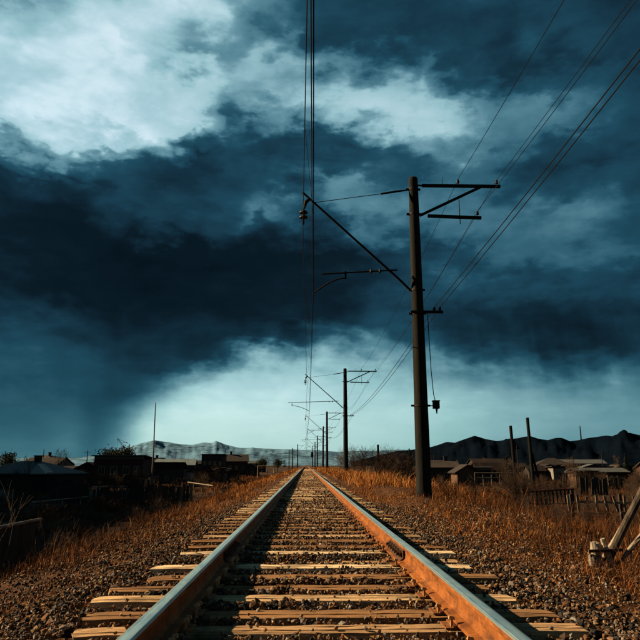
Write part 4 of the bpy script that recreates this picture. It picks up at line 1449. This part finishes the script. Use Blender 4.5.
# ------------------------------------------------------------------ posts and fences on the right
for (x, y, h, lean, r_, lab, prop) in ((19.93, 62, 5.9, -0.028, 0.16, 'shorter bare dark post leaning slightly in the field', False),
                                       (21.6, 62, 6.7, -0.020, 0.165, 'taller bare dark post with a slanting prop', True)):
    t = thing('bare_post', lab, 'post', (x, y, ground_z(x, y)), 0)
    t.rotation_euler = (0, lean, 0)
    q = MB()
    q.lathe([(r_ * 1.1, -0.4), (r_ * 1.05, 0.3), (r_ * 0.9, h - 0.02), (r_ * 0.7, h)], n=12)
    q.build('pole', 'mast_concrete', t)
    if prop:
        q = MB()
        q.tube([(0.75, -0.1, -0.3), (0.1, 0, 3.4)], 0.12, 8)
        q.build('prop', 'mast_concrete', t)

t = thing('field_post', 'short dark post standing among bushes beyond the grass shoulder', 'post', (9.93, 90, -1.3))
q = MB()
q.lathe([(0.17, -0.3), (0.15, 4.7), (0.1, 4.75)], n=10)
q.build('pole', 'mast_concrete', t)

t = thing('distant_pole', 'thin dark pole above the grey hipped roof house', 'pole', (-60.2, 150, -2))
q = MB()
q.lathe([(0.13, -0.3), (0.09, 6.2)], n=8)
q.build('pole', 'mast_steel', t)

t = thing('white_railing', 'long pale railing in front of the tan cottage', 'railing', (17.7, 68.5, -1.7))
q = MB()
q.tube([(0, 0, 1.55), (4.4, 0, 1.55)], 0.06, 6)
q.tube([(0, 0, 1.05), (4.4, 0, 1.05)], 0.03, 6)
q.build('rail', 'wall_pale', t)
for k in range(6):
    q = MB()
    q.tube([(0.88 * k, 0, -0.3), (0.88 * k, 0, 1.55)], 0.035, 6)
    q.build('post', 'wall_pale', t)

# fence with red top rail
t = thing('red_fence', 'dark slatted fence with a faded red top rail', 'fence', (9.2, 28, ground_z(9.2, 28)))
zg = t.location.z
q = MB()
q.bar((0, 0, -0.45 - zg), (2.25, 0, -0.33 - zg), 0.05, 0.075)
q.build('top_rail', 'red_paint', t)
q = MB()
q.bar((0, 0, -0.95 - zg), (2.25, 0, -0.93 - zg), 0.05, 0.06)
q.build('bottom_rail', 'dark_board', t)
for k in range(13):
    q = MB()
    q.box((0.09 + 0.173 * k, -0.042, -0.72 - zg + 0.008 * k), (0.075, 0.022, 0.56))
    q.build('slat', 'dark_board', t)
for k in range(2):
    q = MB()
    q.box((0.05 + 2.12 * k, 0.06, -0.75 - zg), (0.09, 0.07, 0.9))
    q.build('post', 'dark_board', t)

# picket fence with leaning stubs
t = thing('picket_fence', 'broken picket fence with leaning weathered stubs and two rails', 'fence', (9.9, 25, ground_z(9.9, 25)))
zg = t.location.z
rp = random.Random(5)
for k in range(12):
    q = MB()
    h = rp.uniform(0.52, 0.70)
    ln = rp.uniform(-0.16, 0.10) - 0.08
    rot = Matrix.Rotation(ln, 3, 'Y')
    top = rp.uniform(-0.02, 0.06)
    x = 0.05 + 0.36 * k
    q.box((x, -0.05, -0.76 - zg), (0.09, 0.03, h), rot)
    q.build('picket', 'weathered_board', t)
for zz_, a_, b_ in ((-0.72, 0.3, 3.9), (-1.12, -0.4, 4.4)):
    x = a_
    while x < b_:
        L = rp.uniform(0.6, 1.3)
        q = MB()
        q.bar((x, 0, zz_ - zg + rp.uniform(-0.03, 0.03)), (min(x + L, b_), 0, zz_ - zg + rp.uniform(-0.04, 0.04)), 0.03, 0.085)
        q.build('rail', 'weathered_board', t)
        x += L + (0.02 if zz_ > -1 else rp.uniform(0.05, 0.5))
for k in range(3):
    q = MB()
    q.box((0.2 + 1.9 * k, 0.08, -1.0 - zg), (0.1, 0.1, 1.2))
    q.build('post', 'dark_board', t)

# leaning tarred pole bolted to a broken concrete stub
zg = ground_z(3.09, 7.2) - 0.02
t = thing('leaning_pole', 'tarred leaning pole tied to a broken pale concrete footing', 'pole', (3.09, 7.2, zg))
q = MB()
q.tube([(0.10, 0.0, 0.12), (0.30, -0.06, 0.50), (0.62, -0.16, 1.08), (1.55, -0.44, 2.75)], [0.042, 0.040, 0.038, 0.033], 10)
q.build('pole', 'tarred_wood', t)


def rock(c, s, seed, sub=2):
    q_ = MB()
    n = 7
    vs_, fs = [], []
    for i in range(n + 1):
        for k in range(12):
            th_ = math.pi * i / n
            an = 2 * math.pi * k / 12
            dv = Vector((math.sin(th_) * math.cos(an), math.sin(th_) * math.sin(an), math.cos(th_)))
            m_ = max(abs(dv.x), abs(dv.y), abs(dv.z))
            dv = dv / (m_ ** 0.7)
            r_ = 1 + 0.22 * noise.noise(dv * 1.6 + Vector((seed, 0, 0))) + 0.12 * noise.noise(dv * 4 + Vector((0, seed, 0)))
            vs_.append((c[0] + dv.x * s[0] * r_, c[1] + dv.y * s[1] * r_, c[2] + dv.z * s[2] * r_))
    for i in range(n):
        for k in range(12):
            fs.append((i * 12 + k, (i + 1) * 12 + k, (i + 1) * 12 + (k + 1) % 12, i * 12 + (k + 1) % 12))
    q_.add(vs_, fs)
    return q_


rock((-0.02, 0.0, 0.05), (0.072, 0.065, 0.14), 3).build('footing', 'old_concrete', t)
rock((-0.035, -0.03, 0.25), (0.046, 0.045, 0.075), 8).build('footing_lump', 'old_concrete', t, (0, 0, 0))


def slab_bar(a, b, w, h, seed):
    q_ = MB()
    a, b = Vector(a), Vector(b)
    pts = [a.lerp(b, k / 6) + Vector((noise.noise((k, seed, 0)), noise.noise((k, seed, 5)), 0)) * 0.012 for k in range(7)]
    q_.tube(pts, [w * (1 + 0.25 * noise.noise((k * 1.3, seed, 9))) * (0.8 if k in (0, 6) else 1) for k in range(7)], 6)
    for i_, v_ in enumerate(q_.v):
        q_.v[i_] = tuple(Vector(v_) + Vector((noise.noise(Vector(v_) * 18), noise.noise(Vector(v_) * 18 + Vector((3, 0, 0))), 0)) * 0.014)
    return q_


slab_bar((0.17, -0.06, -0.12), (0.03, -0.07, 0.36), 0.035, 0.05, 1).build('splint', 'old_concrete', t)
slab_bar((0.06, 0.07, 0.10), (0.40, -0.02, 0.62), 0.030, 0.05, 2).build('splint', 'old_concrete', t)
slab_bar((0.17, -0.09, 0.10), (0.46, -0.17, 0.46), 0.024, 0.05, 3).build('splint', 'old_concrete', t)
slab_bar((-0.09, -0.05, -0.12), (-0.10, -0.05, 0.20), 0.03, 0.05, 4).build('splint', 'old_concrete', t)
q = MB()
q.bar((-0.16, -0.14, 0.24), (0.22, -0.12, 0.25), 0.02, 0.03)
q.build('wire_tie', 'dark_iron', t)


# ------------------------------------------------------------------ bare trees and bushes
def branch_mesh(seed, height, levels, stems, spread, r0, mat_t, mat_b, sides=4, trunk_frac=0.35):
    r = random.Random(seed)
    tr, br = MB(), MB()

    def grow(p, d, L, rad, lev, target):
        pts, rr = [p.copy()], [rad]
        n = 3
        cur, dd = p.copy(), d.copy()
        for k in range(n):
            dd = (dd + Vector((r.uniform(-1, 1), r.uniform(-1, 1), r.uniform(-0.4, 0.9))) * 0.16).normalized()
            cur = cur + dd * L / n
            pts.append(cur.copy())
            rr.append(rad * (1 - 0.42 * (k + 1) / n))
        target.tube(pts, rr, sides if lev < 2 else 3, cap=False)
        if lev >= levels:
            return
        for k in range(r.choice((3, 3, 4))):
            i = r.choice((1, 2, 3, 3))
            ax = Vector((r.uniform(-1, 1), r.uniform(-1, 1), r.uniform(-0.3, 0.7))).normalized()
            nd = (dd * 0.75 + ax * spread).normalized()
            grow(pts[i], nd, L * r.uniform(0.55, 0.8), max(rr[i] * 0.62, 0.0025 if height < 1.8 else 0.006), lev + 1, br)
    for s in range(stems):
        d = Vector((r.uniform(-1, 1) * (0.5 if stems > 1 else 0.08), r.uniform(-1, 1) * (0.5 if stems > 1 else 0.08), 1)).normalized()
        grow(Vector((r.uniform(-1, 1), r.uniform(-1, 1), 0)) * (0.12 if stems > 1 else 0) - Vector((0, 0, 0.15)), d, height * trunk_frac, r0, 0, tr)
    return tr.mesh('trunk', mat_t), br.mesh('branches', mat_b)


TREE_SRC = {
    'tree1': branch_mesh(1, 5.0, 5, 1, 0.75, 0.11, 'bark', 'twig'),
    'tree2': branch_mesh(2, 4.2, 5, 1, 0.9, 0.10, 'bark', 'twig'),
    'bush1': branch_mesh(3, 2.0, 4, 5, 0.7, 0.022, 'twig', 'twig', 3, 0.42),
    'bush2': branch_mesh(4, 2.6, 4, 6, 0.6, 0.024, 'twig', 'twig', 3, 0.45),
    'sapling': branch_mesh(6, 1.5, 3, 2, 0.6, 0.011, 'grey_twig', 'grey_twig', 4, 0.55),
}


def plant(name, key, label, cat, x, y, s=1.0, sz=1.0, group=None, rz=0.0):
    t_ = thing(name, label, cat, (x, y, ground_z(x, y) if abs(x) < 60 else -2.0), rz, group)
    t_.scale = (s, s, s * sz)
    a, b_ = TREE_SRC[key]
    link('trunk' if 'tree' in key else 'stem', a, t_)
    link('branches', b_, t_)
    return t_


rt = random.Random(11)
# bushes on the right shoulder, left of the near mast's foot in the distance
for i, (x, y, s, k) in enumerate(((4.6, 40, 0.75, 'bush1'), (5.5, 46, 0.9, 'bush2'), (6.4, 52, 1.0, 'bush1'), (4.6, 56, 0.9, 'bush2'), (7.6, 50, 1.0, 'bush2'), (5.6, 64, 1.1, 'bush1'), (7.2, 66, 1.25, 'bush2'),
                                  (9.0, 60, 1.2, 'bush1'), (4.8, 76, 1.2, 'bush2'), (6.4, 84, 1.4, 'bush1'), (10.6, 72, 1.3, 'bush2'), (5.2, 104, 1.5, 'bush1'))):
    plant('bare_bush', k, 'bare brown bush growing on the grass shoulder between the masts', 'bush', x, y, s, 1.0, 'bare bushes on the mast shoulder', rt.uniform(0, 6))
for i, (x, y, s, k) in enumerate(((9.8, 31, 0.55, 'bush1'), (8.6, 26, 0.45, 'bush2'), (13.5, 40, 0.8, 'bush1'), (15, 48, 0.9, 'bush2'), (18, 55, 0.9, 'bush1'), (24, 58, 1.0, 'bush2'), (33, 64, 1.1, 'bush1'), (27, 50, 0.8, 'bush2'))):
    plant('bare_bush', k, 'bare dark bush in the low field behind the fences', 'bush', x, y, s, 1.0, 'bare bushes in the low fenced field', rt.uniform(0, 6))
for i, (x, y, s, k) in enumerate(((-9.5, 30, 0.6, 'bush1'), (-11, 38, 0.7, 'bush2'), (-9.8, 50, 0.8, 'bush1'), (-20, 46, 0.8, 'bush2'), (-19, 57, 0.9, 'bush1'), (-8.6, 22, 0.5, 'bush2'), (-11, 70, 0.9, 'bush1'), (-12, 86, 1.0, 'bush2'))):
    plant('bare_bush', k, 'bare dark bush in the yard around the pipe portal', 'bush', x, y, s, 1.0, 'bare bushes in the portal yard', rt.uniform(0, 6))
plant('bare_sapling', 'sapling', 'pale forked bare sapling in front of the board fence rail', 'sapling', -4.75, 10.2, 1.05, 1.0)
plant('bare_sapling', 'sapling', 'thin upright bare sapling beside the end of the board fence', 'sapling', -4.9, 13.2, 0.6, 1.1, None, 2.0)
TREES = [(-24.4, 58, 0.85, 'tree1', 'bare tree in front of the grey roofed house'), (-37, 90, 0.95, 'tree2', 'bare tree behind the ridge of the grey roofed house'),
         (-41, 112, 1.35, 'tree1', 'bare tree beside the thin far pole'), (-39, 100, 1.25, 'tree2', 'bare tree between the grey roofed house and brick hall'),
         (-36.0, 96, 1.25, 'tree1', 'bare bushy tree beside the brick hall'), (-18.5, 190, 0.9, 'tree2', 'bare tree above the gabled house roof'),
         (-30, 175, 0.9, 'tree1', 'bare tree beside the far low shed'), (-9, 190, 1.0, 'tree2', 'bare tree behind the yellow pipe arch'), (-12, 205, 1.1, 'tree1', 'bare tree behind the small dark cottage'),
         (30, 110, 0.95, 'tree1', 'bare tree beside the dark barn'), (27, 125, 1.0, 'tree2', 'bare tree behind the shorter bare post'), (45, 120, 1.0, 'tree2', 'bare tree behind the pale small house'),
         (58, 120, 1.1, 'tree1', 'bare tree near the farmhouse under the dark hills'), (13, 150, 1.0, 'tree1', 'bare tree beyond the grass shoulder bushes'), (9, 135, 0.9, 'tree2', 'bare tree behind the field post')]
for x, y, s, k, lab in TREES:
    plant('bare_tree', k, lab, 'tree', x, y, s, 1.0, 'bare trees round the houses', rt.uniform(0, 6))


def foliage(n, centre_fn, size, seed):
    r = np.random.default_rng(seed)
    C = centre_fn(r, n)
    a = r.normal(0, 1, (n, 3))
    a /= np.linalg.norm(a, axis=1)[:, None]
    b_ = np.cross(a, r.normal(0, 1, (n, 3)))
    b_ /= np.linalg.norm(b_, axis=1)[:, None]
    s = r.uniform(0.5, 1.2, (n, 1)) * size
    V = np.stack([C - a * s, C + b_ * s * 0.6, C + a * s, C - b_ * s * 0.6], 1).reshape(-1, 3)
    F = (np.array([(0, 1, 2, 3)])[None] + (np.arange(n) * 4)[:, None, None]).reshape(-1, 4)
    return V, F, np.repeat(r.uniform(0, 1, n), 4)


def conifer_c(r, n):
    h = r.uniform(0, 1, n) ** 0.75
    h = 1 - h * 0.92
    tier = 0.75 + 0.25 * np.sin(h * 55)
    rad = (1 - h) * 0.95 * tier * np.sqrt(r.uniform(0.1, 1, n))
    a = r.uniform(0, 6.283, n)
    return np.stack([rad * np.cos(a), rad * np.sin(a), 0.35 + h * 3.6], 1)


def crown_c(r, n):
    cl = np.array([(r.normal(0, 1.3), r.normal(0, 1.0), 3.2 + r.uniform(-1.1, 1.2)) for _ in range(16)])
    k = r.integers(0, 16, n)
    d = r.normal(0, 0.42, (n, 3))
    return cl[k] + d


con_me = np_mesh('crown', *foliage(900, conifer_c, 0.13, 1)[:2], 'needles', foliage(900, conifer_c, 0.13, 1)[2])
lf = foliage(2200, crown_c, 0.16, 2)
leaf_me = np_mesh('crown', lf[0], lf[1], 'dark_leaves', lf[2])
q = MB()
q.tube([(0, 0, -0.3), (0, 0, 1.2), (0.02, 0, 3.6)], [0.11, 0.09, 0.02], 6)
ctrunk = q.mesh('trunk', 'bark')
q = MB()
q.tube([(0, 0, -0.3), (0.05, 0, 1.4), (0.0, 0.1, 3.4)], [0.22, 0.17, 0.05], 7)
for k in range(6):
    an = k * 1.05
    q.tube([(0.04, 0, 1.3 + 0.2 * k), (0.7 * math.cos(an), 0.7 * math.sin(an), 2.2 + 0.2 * k), (1.5 * math.cos(an), 1.3 * math.sin(an), 3.0 + 0.15 * k)], [0.09, 0.06, 0.02], 5)
ltrunk = q.mesh('trunk', 'bark')
for x, y, s, lab in ((9.2, 84, 0.95, 'small dark conifer closest to the field post'), (10.8, 82, 0.85, 'small dark conifer midway between field post and cable box mast'), (13.0, 82, 1.05, 'small dark conifer closest behind the cable box mast'), (28.5, 92, 0.9, 'small dark conifer behind the bare posts'), (52, 105, 1.1, 'dark conifer beside the antenna hill house')):
    t = thing('conifer', lab, 'tree', (x, y, ground_z(x, y)), rt.uniform(0, 6), 'small conifers')
    t.scale = (s, s, s)
    link('trunk', ctrunk, t)
    link('crown', con_me, t)
for x, y, s, lab in ((-33.5, 120, 1.25, 'dense dark tree rising behind the brick hall roof'), (-37.5, 124, 1.2, 'dense dark tree under the crane boom'), (-48.5, 126, 0.9, 'dense dark tree near the thin far pole'), (-68, 150, 1.15, 'dense dark tree at the far edge of the grey roofed house'), (-14.5, 215, 1.0, 'dense dark tree near the small dark cottage'), (-10.5, 240, 1.0, 'dense dark tree behind the line masts')):
    t = thing('leafy_tree', lab, 'tree', (x, y, -2.0), rt.uniform(0, 6), 'dense dark trees behind the houses')
    t.scale = (s, s, s)
    link('trunk', ltrunk, t)
    link('crown', leaf_me, t)

# ------------------------------------------------------------------ the crowd of small sheds, poles and yard fences in the town
rc = random.Random(21)
WM = ['wall_dark', 'wall_brick', 'wall_dark', 'wall_tan', 'wall_pale', 'wall_dark']
RM = ['roof_dark', 'roof_rust', 'roof_grey', 'roof_dark', 'roof_rust']


def clutter(n, xr, yr, label, group):
    for i in range(n):
        y = rc.uniform(*yr)
        x = rc.uniform(*xr) * y
        w, d, h = rc.uniform(1.8, 4.6), rc.uniform(2.5, 4), rc.uniform(1.3, 2.3)
        o = house('shed', label, 'shed', x, y, w, d, h, rc.choice(('gable_side', 'gable_front', 'flat', 'flat')), rc.uniform(0.2, 0.9), rc.choice(WM), rc.choice(RM), rc.uniform(-0.3, 0.3),
                  ((rc.uniform(-0.3, 0.3) * w, 0.6, 0.6, 0.6),), None, None, -2.0, 0.2)
        o['group'] = group


clutter(26, (-0.46, -0.12), (78, 150), 'small shed crowded among the low roofs below the snowy hills', 'small sheds below the snowy hills')
clutter(26, (0.20, 0.52), (72, 150), 'small shed crowded among the low roofs below the dark hills', 'small sheds below the dark hills')
pb = MB()
pb.lathe([(0.10, -0.3), (0.07, 6.0), (0.05, 6.05)], n=7)
pb_me = pb.mesh('pole', 'mast_steel')
pc = MB()
pc.bar((-0.6, 0, 5.6), (0.6, 0, 5.6), 0.07, 0.07)
pc_me = pc.mesh('crossarm', 'mast_steel')
for i in range(12):
    y = rc.uniform(75, 170)
    x = (rc.uniform(-0.46, -0.14) if i % 2 else rc.uniform(0.18, 0.52)) * y
    side = 'snowy' if i % 2 else 'dark'
    t = thing('street_pole', 'thin dark pole with crossarm among the roofs below the %s hills' % side, 'pole', (x, y, -2.0), rc.uniform(-0.5, 0.5), 'thin poles below the %s hills' % side)
    sc_ = rc.uniform(0.55, 0.95)
    t.scale = (1, 1, sc_)
    link('pole', pb_me, t)
    link('crossarm', pc_me, t)
bd = MB()
bd.box((0, 0, 0.55), (0.20, 0.03, 1.3))
bd_me = bd.mesh('board', 'dark_board')
bd2_me = bd_me.copy()
bd2_me.materials[0] = MATS['weathered_board']
for i in range(12):
    y = rc.uniform(42, 75)
    left = i % 2
    x = (rc.uniform(-0.40, -0.24) if left else rc.uniform(0.26, 0.50)) * y
    t = thing('yard_fence', 'low run of uneven boards fencing a yard below the %s hills' % ('snowy' if left else 'dark'), 'fence', (x, y, ground_z(x, y)), rc.uniform(-0.5, 0.5), 'yard fences below the %s hills' % ('snowy' if left else 'dark'))
    for k in range(rc.randint(9, 18)):
        if rc.random() < 0.12:
            continue
        o = link('board', bd2_me if rc.random() < 0.10 else bd_me, t, (0.24 * k, rc.uniform(-0.02, 0.02), rc.uniform(-0.25, 0.05)), (0, rc.uniform(-0.06, 0.06), 0))
for i in range(36):
    left = i % 2
    y = rc.uniform(70, 160)
    x = (rc.uniform(-0.46, -0.10) if left else rc.uniform(0.12, 0.52)) * y
    side = 'snowy' if left else 'dark'
    plant('bare_tree', rc.choice(('tree1', 'tree2')), 'small bare tree among the roofs below the %s hills' % side, 'tree', x, y, rc.uniform(0.45, 0.75), 1.0, 'small bare trees below the %s hills' % side, rc.uniform(0, 6))
for i in range(60):
    left = i % 2
    y = rc.uniform(30, 75)
    x = (rc.uniform(-0.44, -0.22) if left else rc.uniform(0.30, 0.52)) * y
    side = 'snowy' if left else 'dark'
    plant('bare_bush', rc.choice(('bush1', 'bush2')), 'dark bare scrub bush in the yards below the %s hills' % side, 'bush', x, y, rc.uniform(0.35, 0.75), 1.0, 'scrub in the yards below the %s hills' % side, rc.uniform(0, 6))

# tangled knee-high weeds on the verges
for i in range(46):
    near_mast = i < 30
    if near_mast:
        x, y = rc.uniform(3.9, 12.5), rc.uniform(9, 26)
    else:
        x, y = rc.uniform(-7.5, -3.4), rc.uniform(9, 30)
    plant('dry_weed', rc.choice(('bush1', 'bush2')), 'tangled dry brown weed on the verge %s' % ('beside the cable box mast' if near_mast else 'above the board fence'), 'weed', x, y, rc.uniform(0.13, 0.30), rc.uniform(0.9, 1.3),
          'dry weeds %s' % ('beside the cable box mast' if near_mast else 'above the board fence'), rc.uniform(0, 6))
